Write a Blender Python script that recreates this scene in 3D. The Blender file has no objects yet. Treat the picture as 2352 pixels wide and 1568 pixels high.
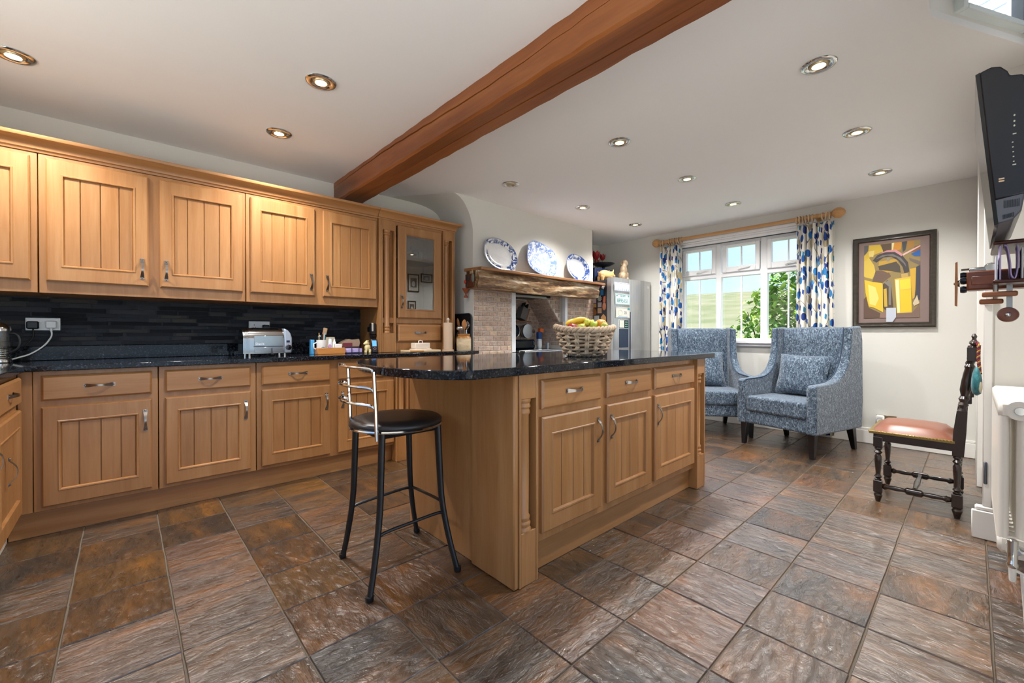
import bpy, math, random
from mathutils import Matrix, Vector
random.seed(7)
SC = bpy.context.scene
COL = SC.collection
PI = math.pi
R = math.radians

# ---------------------------------------------------------------- camera
cam_d = bpy.data.cameras.new('camera')
cam_d.sensor_width = 36.0
cam_d.lens = 970.3 / 2352 * 36.0
cam_d.shift_y = -11.6 / 2352
cam_d.clip_start = 0.02
cam_d.clip_end = 300
cam = bpy.data.objects.new('camera', cam_d)
COL.objects.link(cam)
cam.location = (0, 0, 1.06)
cam.rotation_euler = (R(90 - 0.376), 0, R(47.466 - 90))
SC.camera = cam

# ---------------------------------------------------------------- world, sun, exposure
SC.view_settings.view_transform = 'Standard'
SC.view_settings.look = 'None'
SC.view_settings.gamma = 1.0
SC.view_settings.use_curve_mapping = False
SC.view_settings.exposure = 0.82
W = bpy.data.worlds.new('sky')
SC.world = W
W.use_nodes = True
nt = W.node_tree
nt.nodes.clear()
wo = nt.nodes.new('ShaderNodeOutputWorld')
bg = nt.nodes.new('ShaderNodeBackground')
tc = nt.nodes.new('ShaderNodeTexCoord')
sp = nt.nodes.new('ShaderNodeSeparateXYZ')
rp = nt.nodes.new('ShaderNodeValToRGB')
nz = nt.nodes.new('ShaderNodeTexNoise')
nr = nt.nodes.new('ShaderNodeValToRGB')
mx = nt.nodes.new('ShaderNodeMixRGB')
nz.inputs['Scale'].default_value = 3.0
nz.inputs['Detail'].default_value = 5.0
nr.color_ramp.elements[0].position = 0.48
nr.color_ramp.elements[1].position = 0.75
mx.inputs['Color2'].default_value = (0.95, 0.97, 1.0, 1)
rp.color_ramp.elements[0].position = 0.0
rp.color_ramp.elements[0].color = (0.58, 0.78, 1.0, 1)
rp.color_ramp.elements[1].position = 0.5
rp.color_ramp.elements[1].color = (0.24, 0.50, 1.0, 1)
L = nt.links.new
L(tc.outputs['Generated'], sp.inputs[0])
L(sp.outputs['Z'], rp.inputs[0])
L(tc.outputs['Generated'], nz.inputs['Vector'])
L(nz.outputs[0], nr.inputs[0])
L(nr.outputs[0], mx.inputs[0])
L(rp.outputs[0], mx.inputs['Color1'])
L(mx.outputs[0], bg.inputs[0])
bg.inputs[1].default_value = 0.88
L(bg.outputs[0], wo.inputs[0])

sun_d = bpy.data.lights.new('sun_offscreen', 'SUN')
sun_d.energy = 9.0
sun_d.angle = R(1.0)
sun_d.color = (1.0, 0.95, 0.86)
sun = bpy.data.objects.new('sun_offscreen', sun_d)
COL.objects.link(sun)
sun.location = (0, 20, 20)
sun.rotation_euler = Vector((0.05, -0.38, -0.70)).to_track_quat('-Z', 'Y').to_euler()

SPOT_W = 54.0          # power of each ceiling spotlight

# ---------------------------------------------------------------- materials
def s2l(c):
    return c / 12.92 if c <= 0.04045 else ((c + 0.055) / 1.055) ** 2.4
def hexc(h):
    h = h.lstrip('#')
    return tuple(s2l(int(h[i:i + 2], 16) / 255) for i in (0, 2, 4)) + (1,)
MATS = {}
def newmat(name):
    m = bpy.data.materials.new(name)
    m.use_nodes = True
    b = m.node_tree.nodes['Principled BSDF']
    MATS[name] = m
    return m, m.node_tree, b
def M(h, rough=0.5, metal=0.0, spec=0.5):
    k = 'p_%s_%g_%g_%g' % (h, rough, metal, spec)
    if k in MATS: return MATS[k]
    m, t, b = newmat(k)
    b.inputs['Base Color'].default_value = hexc(h)
    b.inputs['Roughness'].default_value = rough
    b.inputs['Metallic'].default_value = metal
    b.inputs['Specular IOR Level'].default_value = spec
    return m
def emit(h, s):
    k = 'e_%s_%g' % (h, s)
    if k in MATS: return MATS[k]
    m, t, b = newmat(k)
    b.inputs['Base Color'].default_value = hexc(h)
    b.inputs['Emission Color'].default_value = hexc(h)
    b.inputs['Emission Strength'].default_value = s
    return m
def node(t, typ, **kw):
    n = t.nodes.new(typ)
    for k, v in kw.items():
        if k in n.inputs: n.inputs[k].default_value = v
        else: setattr(n, k, v)
    return n
def ramp(t, stops, src=None, interp='LINEAR'):
    n = t.nodes.new('ShaderNodeValToRGB')
    n.color_ramp.interpolation = interp
    e = n.color_ramp.elements
    while len(e) < len(stops): e.new(0.5)
    for i, (p, c) in enumerate(stops):
        e[i].position = p
        e[i].color = hexc(c) if isinstance(c, str) else (c, c, c, 1)
    if src is not None: t.links.new(src, n.inputs[0])
    return n
def coords(t, scale, rnd=True, kind='Object'):
    tcn = t.nodes.new('ShaderNodeTexCoord')
    src = tcn.outputs[kind]
    if rnd:
        oi = t.nodes.new('ShaderNodeObjectInfo')
        mu = node(t, 'ShaderNodeMath', operation='MULTIPLY'); mu.inputs[1].default_value = 37.0
        t.links.new(oi.outputs['Random'], mu.inputs[0])
        ad = node(t, 'ShaderNodeVectorMath', operation='ADD')
        t.links.new(src, ad.inputs[0]); t.links.new(mu.outputs[0], ad.inputs[1])
        src = ad.outputs[0]
    mp = t.nodes.new('ShaderNodeMapping')
    mp.inputs['Scale'].default_value = scale
    t.links.new(src, mp.inputs['Vector'])
    return mp.outputs[0]
def bump(t, b, h, strength=0.2, dist=0.01, prev=None):
    n = node(t, 'ShaderNodeBump', Strength=strength, Distance=dist)
    t.links.new(h, n.inputs['Height'])
    if prev is not None: t.links.new(prev.outputs[0], n.inputs['Normal'])
    t.links.new(n.outputs[0], b.inputs['Normal'])
    return n
def wood(name, stops, axis='Z', freq=14, stretch=0.07, rough=0.38, bmp=0.05, coat=0.15):
    m, t, b = newmat(name)
    s = {'X': (stretch, 1, 1), 'Y': (1, stretch, 1), 'Z': (1, 1, stretch)}[axis]
    v = coords(t, s)
    n1 = node(t, 'ShaderNodeTexNoise', Scale=freq, Detail=5.0, Roughness=0.55, Distortion=0.8)
    n2 = node(t, 'ShaderNodeTexNoise', Scale=freq * 9, Detail=2.0)
    t.links.new(v, n1.inputs['Vector']); t.links.new(v, n2.inputs['Vector'])
    mxn = node(t, 'ShaderNodeMixRGB'); mxn.inputs[0].default_value = 0.22
    t.links.new(n1.outputs[0], mxn.inputs[1]); t.links.new(n2.outputs[0], mxn.inputs[2])
    r = ramp(t, stops, mxn.outputs[0])
    oi = t.nodes.new('ShaderNodeObjectInfo')
    hsv = node(t, 'ShaderNodeHueSaturation')
    mr = node(t, 'ShaderNodeMapRange'); mr.inputs['To Min'].default_value = 0.88; mr.inputs['To Max'].default_value = 1.03
    t.links.new(oi.outputs['Random'], mr.inputs['Value']); t.links.new(mr.outputs[0], hsv.inputs['Value'])
    t.links.new(r.outputs[0], hsv.inputs['Color'])
    t.links.new(hsv.outputs[0], b.inputs['Base Color'])
    b.inputs['Roughness'].default_value = rough
    b.inputs['Coat Weight'].default_value = coat
    b.inputs['Coat Roughness'].default_value = 0.25
    bump(t, b, mxn.outputs[0], bmp, 0.004)
    return m
MAPLE = [(0.25, '#956230'), (0.45, '#a37040'), (0.6, '#ac7b4b'), (0.8, '#b6885a')]
WOODV = wood('maple_upright', MAPLE, 'Z')
WOODH = wood('maple_level', MAPLE, 'X')
OAK = wood('oak_beam', [(0.2, '#5c3216'), (0.42, '#85491e'), (0.58, '#9a5a2a'), (0.8, '#ac6c38')], 'Y', 10, 0.06, 0.38, 0.35, 0.1)
RUSTIC = wood('driftwood', [(0.32, '#22140c'), (0.42, '#5c3e26'), (0.49, '#8c6840'), (0.57, '#b09a7a'), (0.66, '#cfc8ba')], 'X', 17, 0.11, 0.5, 1.0, 0.1)
SHELFW = wood('mantel_shelf_oak', [(0.3, '#7a4a26'), (0.7, '#a5764a')], 'X', 12, 0.08, 0.35)
PINE = wood('pine_pole', [(0.3, '#b98450'), (0.6, '#d0a068'), (0.8, '#dcb27c')], 'Y', 16, 0.06, 0.45)
TERRAC = M('#9c5030', 0.8)
DARKW = wood('dark_oak', [(0.3, '#140c09'), (0.6, '#2b1a12'), (0.8, '#4a2e1c')], 'Z', 18, 0.1, 0.25, 0.05, 0.5)
MAHOG = wood('mahogany', [(0.3, '#5e2c14'), (0.6, '#84421f'), (0.8, '#a2602f')], 'Y', 20, 0.1, 0.35)
TRAYW = wood('orange_pine', [(0.3, '#b06a2c'), (0.6, '#cc8844'), (0.8, '#dca060')], 'X', 20, 0.1, 0.4)
def plaster(name, h, bs=0.05):
    m, t, b = newmat(name)
    b.inputs['Base Color'].default_value = hexc(h)
    b.inputs['Roughness'].default_value = 0.85
    b.inputs['Specular IOR Level'].default_value = 0.2
    v = coords(t, (1, 1, 1), False)
    n = node(t, 'ShaderNodeTexNoise', Scale=6.0, Detail=6.0)
    t.links.new(v, n.inputs['Vector'])
    bump(t, b, n.outputs[0], bs, 0.02)
    return m
WALLM = plaster('warm_white_plaster', '#dbd9d2')
CEILM = plaster('ceiling_plaster', '#f4f4f4', 0.04)
TRIMM = M('#e9e7e2', 0.4)
WHITE = M('#f1f1ef', 0.35)
GLOSSW = M('#f2efe8', 0.18)
def granite():
    m, t, b = newmat('black_granite')
    v = coords(t, (1, 1, 1), False)
    vo = node(t, 'ShaderNodeTexVoronoi', Scale=230.0)
    n = node(t, 'ShaderNodeTexNoise', Scale=110.0, Detail=4.0)
    t.links.new(v, vo.inputs['Vector']); t.links.new(v, n.inputs['Vector'])
    r = ramp(t, [(0.0, '#0b0c0e'), (0.52, '#14161a'), (0.62, '#2a2f38'), (0.72, '#4d545e'), (0.85, '#6b6a62')], n.outputs[0])
    t.links.new(r.outputs[0], b.inputs['Base Color'])
    b.inputs['Roughness'].default_value = 0.06
    b.inputs['Specular IOR Level'].default_value = 0.3
    return m
GRANITE = granite()
def slate_floor():
    m, t, b = newmat('riven_slate')
    oi = t.nodes.new('ShaderNodeObjectInfo')
    v = coords(t, (1, 1, 1))
    n1 = node(t, 'ShaderNodeTexNoise', Scale=5.0, Detail=6.0, Roughness=0.6, Distortion=0.6)
    n2 = node(t, 'ShaderNodeTexNoise', Scale=22.0, Detail=6.0, Roughness=0.65, Distortion=1.2)
    n3 = node(t, 'ShaderNodeTexNoise', Scale=60.0, Detail=3.0)
    st = t.nodes.new('ShaderNodeMapping'); st.inputs['Scale'].default_value = (0.6, 1.5, 1)
    t.links.new(v, st.inputs['Vector'])
    for n in (n1, n2, n3): t.links.new(st.outputs[0], n.inputs['Vector'])
    base = ramp(t, [(0.0, '#2c2b28'), (0.14, '#523a24'), (0.28, '#785222'), (0.42, '#3e352b'), (0.56, '#6a4a24'), (0.7, '#4e4034'), (0.85, '#7c4a1c'), (1.0, '#302f2d')], oi.outputs['Random'])
    pat = ramp(t, [(0.38, '#2a2622'), (0.48, '#4e3c2a'), (0.58, '#704a22'), (0.7, '#a0641c')], n1.outputs[0])
    mx1 = node(t, 'ShaderNodeMixRGB', blend_type='MIX'); mx1.inputs[0].default_value = 0.5
    t.links.new(base.outputs[0], mx1.inputs[1]); t.links.new(pat.outputs[0], mx1.inputs[2])
    gr = ramp(t, [(0.3, 0.42), (0.5, 0.82), (0.75, 1.15)], n2.outputs[0])
    mx2 = node(t, 'ShaderNodeMixRGB', blend_type='MULTIPLY'); mx2.inputs[0].default_value = 0.8
    t.links.new(mx1.outputs[0], mx2.inputs[1]); t.links.new(gr.outputs[0], mx2.inputs[2])
    t.links.new(mx2.outputs[0], b.inputs['Base Color'])
    rr = ramp(t, [(0.3, 0.24), (0.7, 0.42)], n2.outputs[0])
    t.links.new(rr.outputs[0], b.inputs['Roughness'])
    b.inputs['Specular IOR Level'].default_value = 0.6
    b.inputs['Coat Weight'].default_value = 1.0
    b.inputs['Coat IOR'].default_value = 1.55
    b.inputs['Coat Roughness'].default_value = 0.17
    add = node(t, 'ShaderNodeMath', operation='MULTIPLY_ADD'); add.inputs[1].default_value = 0.25
    t.links.new(n3.outputs[0], add.inputs[0]); t.links.new(n2.outputs[0], add.inputs[2])
    b1 = bump(t, b, n1.outputs[0], 0.5, 0.02)
    bp = bump(t, b, add.outputs[0], 0.9, 0.008, b1)
    t.links.new(bp.outputs[0], b.inputs['Coat Normal'])
    return m
SLATE = slate_floor()
GROUT = M('#6a5e50', 0.9)
def stone(name, stops, rough, bs, freq=30):
    m, t, b = newmat(name)
    oi = t.nodes.new('ShaderNodeObjectInfo')
    v = coords(t, (1, 1, 1.6))
    n = node(t, 'ShaderNodeTexNoise', Scale=freq, Detail=5.0, Distortion=0.7)
    t.links.new(v, n.inputs['Vector'])
    r = ramp(t, stops, oi.outputs['Random'])
    g = ramp(t, [(0.3, 0.7), (0.7, 1.25)], n.outputs[0])
    mxn = node(t, 'ShaderNodeMixRGB', blend_type='MULTIPLY'); mxn.inputs[0].default_value = 1.0
    t.links.new(r.outputs[0], mxn.inputs[1]); t.links.new(g.outputs[0], mxn.inputs[2])
    t.links.new(mxn.outputs[0], b.inputs['Base Color'])
    b.inputs['Roughness'].default_value = rough
    bump(t, b, n.outputs[0], bs, 0.008)
    return m
SPLASH = stone('charcoal_splitface', [(0, '#2c2e33'), (0.4, '#40434a'), (0.75, '#565a62'), (1, '#68655f')], 0.34, 0.8)
BRICKT = stone('tumbled_tile', [(0, '#b09684'), (0.35, '#c2aa98'), (0.7, '#b8a496'), (1, '#ccb298')], 0.5, 0.15)
TGROUT = M('#d9d2c6', 0.9)
CHROME = M('#d8d8d6', 0.12, 1.0)
STEEL = M('#b9bbbd', 0.28, 1.0)
PEWTER = M('#9a9690', 0.28, 1.0)
NICKEL = M('#8c8680', 0.3, 1.0)
BLACKM = M('#121214', 0.4)
BLACKG = M('#0d0d10', 0.15)
def glassm(name, tint=(1, 1, 1, 1), ior=1.5, rough=0.0):
    m = bpy.data.materials.new(name); m.use_nodes = True
    t = m.node_tree; t.nodes.clear()
    o = t.nodes.new('ShaderNodeOutputMaterial')
    tr = node(t, 'ShaderNodeBsdfTransparent'); tr.inputs[0].default_value = tint
    gl = node(t, 'ShaderNodeBsdfGlossy'); gl.inputs['Roughness'].default_value = rough
    fr = node(t, 'ShaderNodeFresnel', IOR=ior)
    ge = t.nodes.new('ShaderNodeNewGeometry')          # the same reflectance on both faces of the sheet
    io = node(t, 'ShaderNodeMapRange'); io.inputs['To Min'].default_value = ior; io.inputs['To Max'].default_value = 1.0 / ior
    t.links.new(ge.outputs['Backfacing'], io.inputs['Value']); t.links.new(io.outputs[0], fr.inputs['IOR'])
    mxs = t.nodes.new('ShaderNodeMixShader')
    t.links.new(fr.outputs[0], mxs.inputs[0]); t.links.new(tr.outputs[0], mxs.inputs[1]); t.links.new(gl.outputs[0], mxs.inputs[2])
    t.links.new(mxs.outputs[0], o.inputs[0])
    MATS[name] = m
    return m
GLASS = glassm('clear_glass')
CABGLASS = glassm('cabinet_glass', (0.8, 0.84, 0.86, 1), 2.2)
def fabric(name, stops, freq=90, bs=0.6, rough=0.9, sheen=0.3):
    m, t, b = newmat(name)
    v = coords(t, (1, 1, 0.55))
    n = node(t, 'ShaderNodeTexNoise', Scale=freq, Detail=3.0, Distortion=1.5)
    t.links.new(v, n.inputs['Vector'])
    r = ramp(t, stops, n.outputs[0])
    t.links.new(r.outputs[0], b.inputs['Base Color'])
    b.inputs['Roughness'].default_value = rough
    b.inputs['Sheen Weight'].default_value = sheen
    bump(t, b, n.outputs[0], bs, 0.005)
    return m
TWEED = fabric('blue_grey_chenille', [(0.32, '#1a2430'), (0.45, '#364658'), (0.55, '#526476'), (0.68, '#8694a0')], 75)
LEATHER = M('#83503c', 0.33)

# ---------------------------------------------------------------- mesh builder
class MB:
    def __init__(s):
        s.v = []; s.f = []; s.mi = []
    def add(s, vs, fs, mi=0):
        o = len(s.v)
        s.v += [tuple(p) for p in vs]
        for f in fs:
            s.f.append(tuple(i + o for i in f)); s.mi.append(mi)
        return s
    def box(s, x0, x1, y0, y1, z0, z1, b=0.0, mi=0, xf=None):
        if b <= 0:
            vs = [(x, y, z) for z in (z0, z1) for y in (y0, y1) for x in (x0, x1)]
            fs = [(0, 2, 3, 1), (4, 5, 7, 6), (0, 1, 5, 4), (2, 6, 7, 3), (0, 4, 6, 2), (1, 3, 7, 5)]
        else:
            vs = []; fs = []
            ix = {}
            X = (x0, x1); Y = (y0, y1); Z = (z0, z1)
            for i in (0, 1):
                for j in (0, 1):
                    for k in (0, 1):
                        sx, sy, sz = (1, -1)[i], (1, -1)[j], (1, -1)[k]
                        ix[i, j, k, 'x'] = len(vs); vs.append((X[i], Y[j] + sy * b, Z[k] + sz * b))
                        ix[i, j, k, 'y'] = len(vs); vs.append((X[i] + sx * b, Y[j], Z[k] + sz * b))
                        ix[i, j, k, 'z'] = len(vs); vs.append((X[i] + sx * b, Y[j] + sy * b, Z[k]))
            q = [(0, 0), (1, 0), (1, 1), (0, 1)]
            for i in (0, 1):
                f = [ix[i, a, c, 'x'] for a, c in q]; fs.append(f if i else f[::-1])
                f = [ix[a, i, c, 'y'] for a, c in q]; fs.append(f[::-1] if i else f)
                f = [ix[a, c, i, 'z'] for a, c in q]; fs.append(f if i else f[::-1])
            for a in (0, 1):
                for c in (0, 1):
                    flip = (a + c) % 2
                    f = [ix[0, a, c, 'y'], ix[1, a, c, 'y'], ix[1, a, c, 'z'], ix[0, a, c, 'z']]; fs.append(f if flip else f[::-1])
                    f = [ix[a, 0, c, 'z'], ix[a, 1, c, 'z'], ix[a, 1, c, 'x'], ix[a, 0, c, 'x']]; fs.append(f if flip else f[::-1])
                    f = [ix[a, c, 0, 'x'], ix[a, c, 1, 'x'], ix[a, c, 1, 'y'], ix[a, c, 0, 'y']]; fs.append(f if flip else f[::-1])
            for i in (0, 1):
                for j in (0, 1):
                    for k in (0, 1):
                        f = [ix[i, j, k, 'x'], ix[i, j, k, 'y'], ix[i, j, k, 'z']]
                        fs.append(f if (i + j + k) % 2 else f[::-1])
        if xf is not None: vs = [xf @ Vector(p) for p in vs]
        return s.add(vs, fs, mi)
    def prism(s, poly, axis, a, b, mi=0, taper=None):
        n = len(poly)
        def pt(u, w, h):
            return {'X': (h, u, w), 'Y': (u, h, w), 'Z': (u, w, h)}[axis]
        vs = [pt(u, w, a) for u, w in poly] + [pt(u, w, b) for u, w in (taper or poly)]
        fs = [tuple(range(n))[::-1], tuple(range(n, 2 * n))]
        fs += [(i, (i + 1) % n, n + (i + 1) % n, n + i) for i in range(n)]
        return s.add(vs, fs, mi)
    def grid(s, rows, cu=False, cv=False, cap=False, mi=0):
        nr_, nc = len(rows), len(rows[0])
        vs = [p for r in rows for p in r]
        fs = []
        for i in range(nr_ if cu else nr_ - 1):
            for j in range(nc if cv else nc - 1):
                a = i * nc + j; b = i * nc + (j + 1) % nc
                c = ((i + 1) % nr_) * nc + (j + 1) % nc; d = ((i + 1) % nr_) * nc + j
                fs.append((a, b, c, d))
        if cap:
            fs.append(tuple(range(nc))[::-1]); fs.append(tuple(range((nr_ - 1) * nc, nr_ * nc)))
        return s.add(vs, fs, mi)
    def lathe(s, prof, c=(0, 0, 0), n=20, axis='Z', mi=0, xf=None, sx=1.0, sy=1.0):
        rows = []
        for r, h in prof:
            row = []
            for k in range(n):
                a = 2 * PI * k / n
                u, w = r * math.cos(a) * sx, r * math.sin(a) * sy
                p = {'Z': (u, w, h), 'Y': (w, h, u), 'X': (h, u, w)}[axis]
                p = Vector(p)
                if xf is not None: p = xf @ p
                row.append(tuple(p + Vector(c)))
            rows.append(row)
        return s.grid(rows, cv=True, cap=True, mi=mi)
    def ball(s, c, r, n=14, m=9, mi=0, xf=None):
        rx, ry, rz = r if isinstance(r, (tuple, list)) else (r, r, r)
        rows = []
        for i in range(m + 1):
            ph = -PI / 2 + PI * i / m
            rr = max(math.cos(ph), 0.02)
            row = []
            for k in range(n):
                a = 2 * PI * k / n
                p = Vector((rx * rr * math.cos(a), ry * rr * math.sin(a), rz * math.sin(ph)))
                if xf is not None: p = xf @ p
                row.append(tuple(p + Vector(c)))
            rows.append(row)
        return s.grid(rows, cv=True, cap=True, mi=mi)
    def tube(s, pts, r, n=8, closed=False, mi=0, flat=1.0, up=None):
        pts = [Vector(p) for p in pts]
        N = len(pts)
        rows = []
        nrm = None
        for i in range(N):
            if closed: t_ = pts[(i + 1) % N] - pts[i - 1]
            else: t_ = pts[min(i + 1, N - 1)] - pts[max(i - 1, 0)]
            t_.normalize()
            if nrm is None:
                ref = Vector(up) if up else (Vector((0, 0, 1)) if abs(t_.z) < 0.9 else Vector((1, 0, 0)))
                nrm = (ref - t_ * ref.dot(t_)).normalized()
            else:
                nrm = (nrm - t_ * nrm.dot(t_))
                nrm.normalize()
            bi = t_.cross(nrm)
            rad = r[i] if isinstance(r, (list, tuple)) else r
            rows.append([tuple(pts[i] + (bi * math.cos(2 * PI * k / n) + nrm * math.sin(2 * PI * k / n) * flat) * rad) for k in range(n)])
        return s.grid(rows, cu=closed, cv=True, cap=not closed, mi=mi)
    def xf(s, m):
        s.v = [tuple(m @ Vector(p)) for p in s.v]
        return s
    def mesh(s, name, mats, smooth=40):
        me = bpy.data.meshes.new(name)
        me.from_pydata(s.v, [], s.f)
        for m in (mats if isinstance(mats, (list, tuple)) else [mats]): me.materials.append(m)
        if any(s.mi): me.polygons.foreach_set('material_index', s.mi)
        if smooth:
            me.polygons.foreach_set('use_smooth', [True] * len(me.polygons))
            me.set_sharp_from_angle(angle=R(smooth))
        me.update()
        return me
def link(name, me, parent=None, loc=(0, 0, 0), rot=(0, 0, 0), label=None, cat=None, group=None, kind=None):
    o = bpy.data.objects.new(name, me)
    COL.objects.link(o)
    o.location = loc
    o.rotation_euler = rot
    if parent is not None: o.parent = parent
    if label: o['label'] = label
    if cat: o['category'] = cat
    if group: o['group'] = group
    if kind: o['kind'] = kind
    return o
def obj(name, mb, mat, parent=None, smooth=40, w=False, **kw):
    if w and parent is not None:            # mesh given in world coordinates under an unrotated root
        p = parent; off = Vector((0, 0, 0))
        while p is not None: off += p.location; p = p.parent
        mb.v = [tuple(Vector(q) - off) for q in mb.v]
    return link(name, mb.mesh(name, mat, smooth), parent, **kw)
def thing(name, label, cat, loc=(0, 0, 0), rz=0.0, group=None):
    o = link(name, None, None, loc, (0, 0, rz), label, cat, group)
    o.empty_display_size = 0.05
    return o
def solo(name, mb, mat, label, cat, base=None, group=None, smooth=40, rz=0.0):
    """a thing that is one mesh, given in world coordinates; origin moved to its base"""
    if base is None:
        n = len(mb.v)
        base = (sum(p[0] for p in mb.v) / n, sum(p[1] for p in mb.v) / n, min(p[2] for p in mb.v))
    mb.v = [tuple(Vector(q) - Vector(base)) for q in mb.v]
    return link(name, mb.mesh(name, mat, smooth), None, base, (0, 0, rz), label, cat, group)
def bev(o, wd, seg=2):
    m = o.modifiers.new('bevel', 'BEVEL'); m.width = wd; m.segments = seg; m.limit_method = 'ANGLE'; m.angle_limit = R(35)
    return o
def struct(name, mb, mat, parent=None, smooth=40):
    return obj(name, mb, mat, parent, smooth, kind='structure')
def textmesh(name, body, size, mat, depth=0.0006):
    cu = bpy.data.curves.new('txt', 'FONT'); cu.body = body; cu.size = size; cu.extrude = depth
    cu.align_x = 'CENTER'; cu.align_y = 'CENTER'
    ob = bpy.data.objects.new('txt', cu); COL.objects.link(ob)
    dg = bpy.context.evaluated_depsgraph_get(); dg.update()
    me = bpy.data.meshes.new_from_object(ob.evaluated_get(dg)); me.name = name
    me.materials.clear(); me.materials.append(mat)
    bpy.data.objects.remove(ob); bpy.data.curves.remove(cu)
    return me
def T(*p): return Matrix.Translation(p)
def RX(a): return Matrix.Rotation(R(a), 4, 'X')
def RY(a): return Matrix.Rotation(R(a), 4, 'Y')
def RZ(a): return Matrix.Rotation(R(a), 4, 'Z')

# ================================================================ STRUCTURE
CEIL = 2.39
# floor: grout bed with separate slate tiles
floor = struct('floor', MB().box(-1.0, 5.32, -0.30, 3.84, -0.08, -0.005), GROUT)
TILE = 0.3046
tile_meshes = []
for k in range(6):
    mb = MB(); h = TILE / 2 - 0.0022
    n = 6
    rng = random.Random(k)
    def edge(u): return rng.uniform(-0.0012, 0.0018)
    out = []
    for sd in range(4):
        for q in range(3):
            t_ = -h + 2 * h * q / 3
            j = edge(q)
            out.append([(t_, -h + j), (h - j, t_), (-t_, h - j), (-h + j, -t_)][sd])
    top = [(x * 0.986, y * 0.986, rng.uniform(-0.0012, 0.0008)) for x, y in out]
    rim = [(x, y, -0.004) for x, y in out]
    bot = [(x, y, -0.02) for x, y in out]
    mb.grid([bot, rim, top], cv=True)
    c = len(mb.v); mb.v.append((0, 0, 0.0)); N = len(out)
    for i in range(N):
        mb.f.append((2 * N + i, 2 * N + (i + 1) % N, c)); mb.mi.append(0)
    tile_meshes.append(mb.mesh('tile', SLATE, 12))
xi0, yi0 = 0.1375, -0.0515
cnt = 0
for i in range(-4, 18):
    for j in range(-1, 13):
        x = xi0 + TILE * (i + 0.5); y = yi0 + TILE * (j + 0.5)
        if x - TILE / 2 > 5.30 or x + TILE / 2 < -0.98 or y - TILE / 2 > 3.36 or y < -0.25: continue
        if i < -2 and j > 2: continue
        if 1.55 < x < 2.6 and 1.6 < y < 1.9: continue
        if y > 3.2 and x > 2.6 and x < 4.3: continue
        if x + TILE / 2 > 5.32: continue
        link('tile', tile_meshes[random.randrange(6)], floor, (x, y, random.uniform(-0.0006, 0.0006)), (random.uniform(-0.0025, 0.0025), random.uniform(-0.0025, 0.0025), random.choice((0, PI / 2, PI, -PI / 2))))
        cnt += 1
print('tiles', cnt)
# ceiling with a light well towards the radiator wall
A_, B_, C_ = (1.5, 0.126), (2.495, 0.126), (3.28, -0.263)
mb = MB()
def slab(x0, x1, y0, y1): mb.box(x0, x1, y0, y1, CEIL, CEIL + 0.03)
slab(-1.0, 5.32, 0.126, 3.84); slab(-1.0, 1.5, -0.30, 0.126); slab(3.28, 5.32, -0.30, 0.126)
mb.prism([B_, (3.28, 0.126), C_], 'Z', CEIL, CEIL + 0.03)
struct('ceiling', mb, CEILM)
# light well walls; the far side carries a small casement
wd = (Vector(C_ + (0,)) - Vector(B_ + (0,))).normalized()      # along the far side
wn = Vector((-wd.y, wd.x, 0))                                   # outwards
def wp(s_, z, o=0.0): return tuple(Vector(B_ + (0,)) + wd * s_ + wn * o + Vector((0, 0, z)))
mb = MB()
Ls = (Vector(C_) - Vector(B_)).length
mb.box(1.45, 2.56, 0.126, 0.166, CEIL + 0.03, 3.2)
mb.box(1.45, 1.5, -0.30, 0.126, CEIL + 0.03, 3.2)
mb.box(1.45, 3.28, -0.36, -0.30, CEIL, 3.2)
mb.box(1.45, 3.4, -0.36, 0.17, 3.2, 3.24)
def wslab(s0, s1, z0, z1, o0=0.0, o1=0.05, mi=0):
    vs = [wp(s, z, o) for z in (z0, z1) for o in (o0, o1) for s in (s0, s1)]
    mb.add(vs, [(0, 2, 3, 1), (4, 5, 7, 6), (0, 1, 5, 4), (2, 6, 7, 3), (0, 4, 6, 2), (1, 3, 7, 5)], mi)
S0, S1, Z0, Z1 = 0.150, 0.615, 2.437, 2.95
ZC = CEIL + 0.03
wslab(0.0, S0, ZC, 3.2); wslab(S1, Ls + 0.06, ZC, 3.2); wslab(S0, S1, Z1, 3.2); wslab(S0, S1, ZC, Z0)
struct('wall_skylight', mb, TRIMM)
mb = MB()
sk = thing('window_2', None, None); sk['kind'] = 'structure'
fw = 0.026
for a in ((S0, S0 + fw, Z0, Z1), (S1 - fw, S1, Z0, Z1), (S0 + fw, S1 - fw, Z0, Z0 + fw), (S0 + fw, S1 - fw, Z1 - fw, Z1)):
    wslab(a[0], a[1], a[2], a[3], -0.035, 0.03)
bev(obj('window_frame', mb, M('#dfe8e8', 0.35), sk), 0.003, 1)
mb = MB()
g = 0.008
for a in ((S0 + fw, S0 + fw + g, Z0 + fw, Z1 - fw), (S1 - fw - g, S1 - fw, Z0 + fw, Z1 - fw), (S0 + fw + g, S1 - fw - g, Z0 + fw, Z0 + fw + g), (S0 + fw + g, S1 - fw - g, Z1 - fw - g, Z1 - fw)):
    wslab(a[0], a[1], a[2], a[3], -0.02, 0.02)
wslab(S1 + 0.001, S1 + 0.014, Z0, Z1, -0.034, -0.005)
obj('seal', mb, M('#1c2a36', 0.5), sk)
mb = MB(); wslab(S0 + fw, S1 - fw, Z0 + fw, Z1 - fw, 0.004, 0.008)
obj('pane', mb, GLASS, sk)
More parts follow.
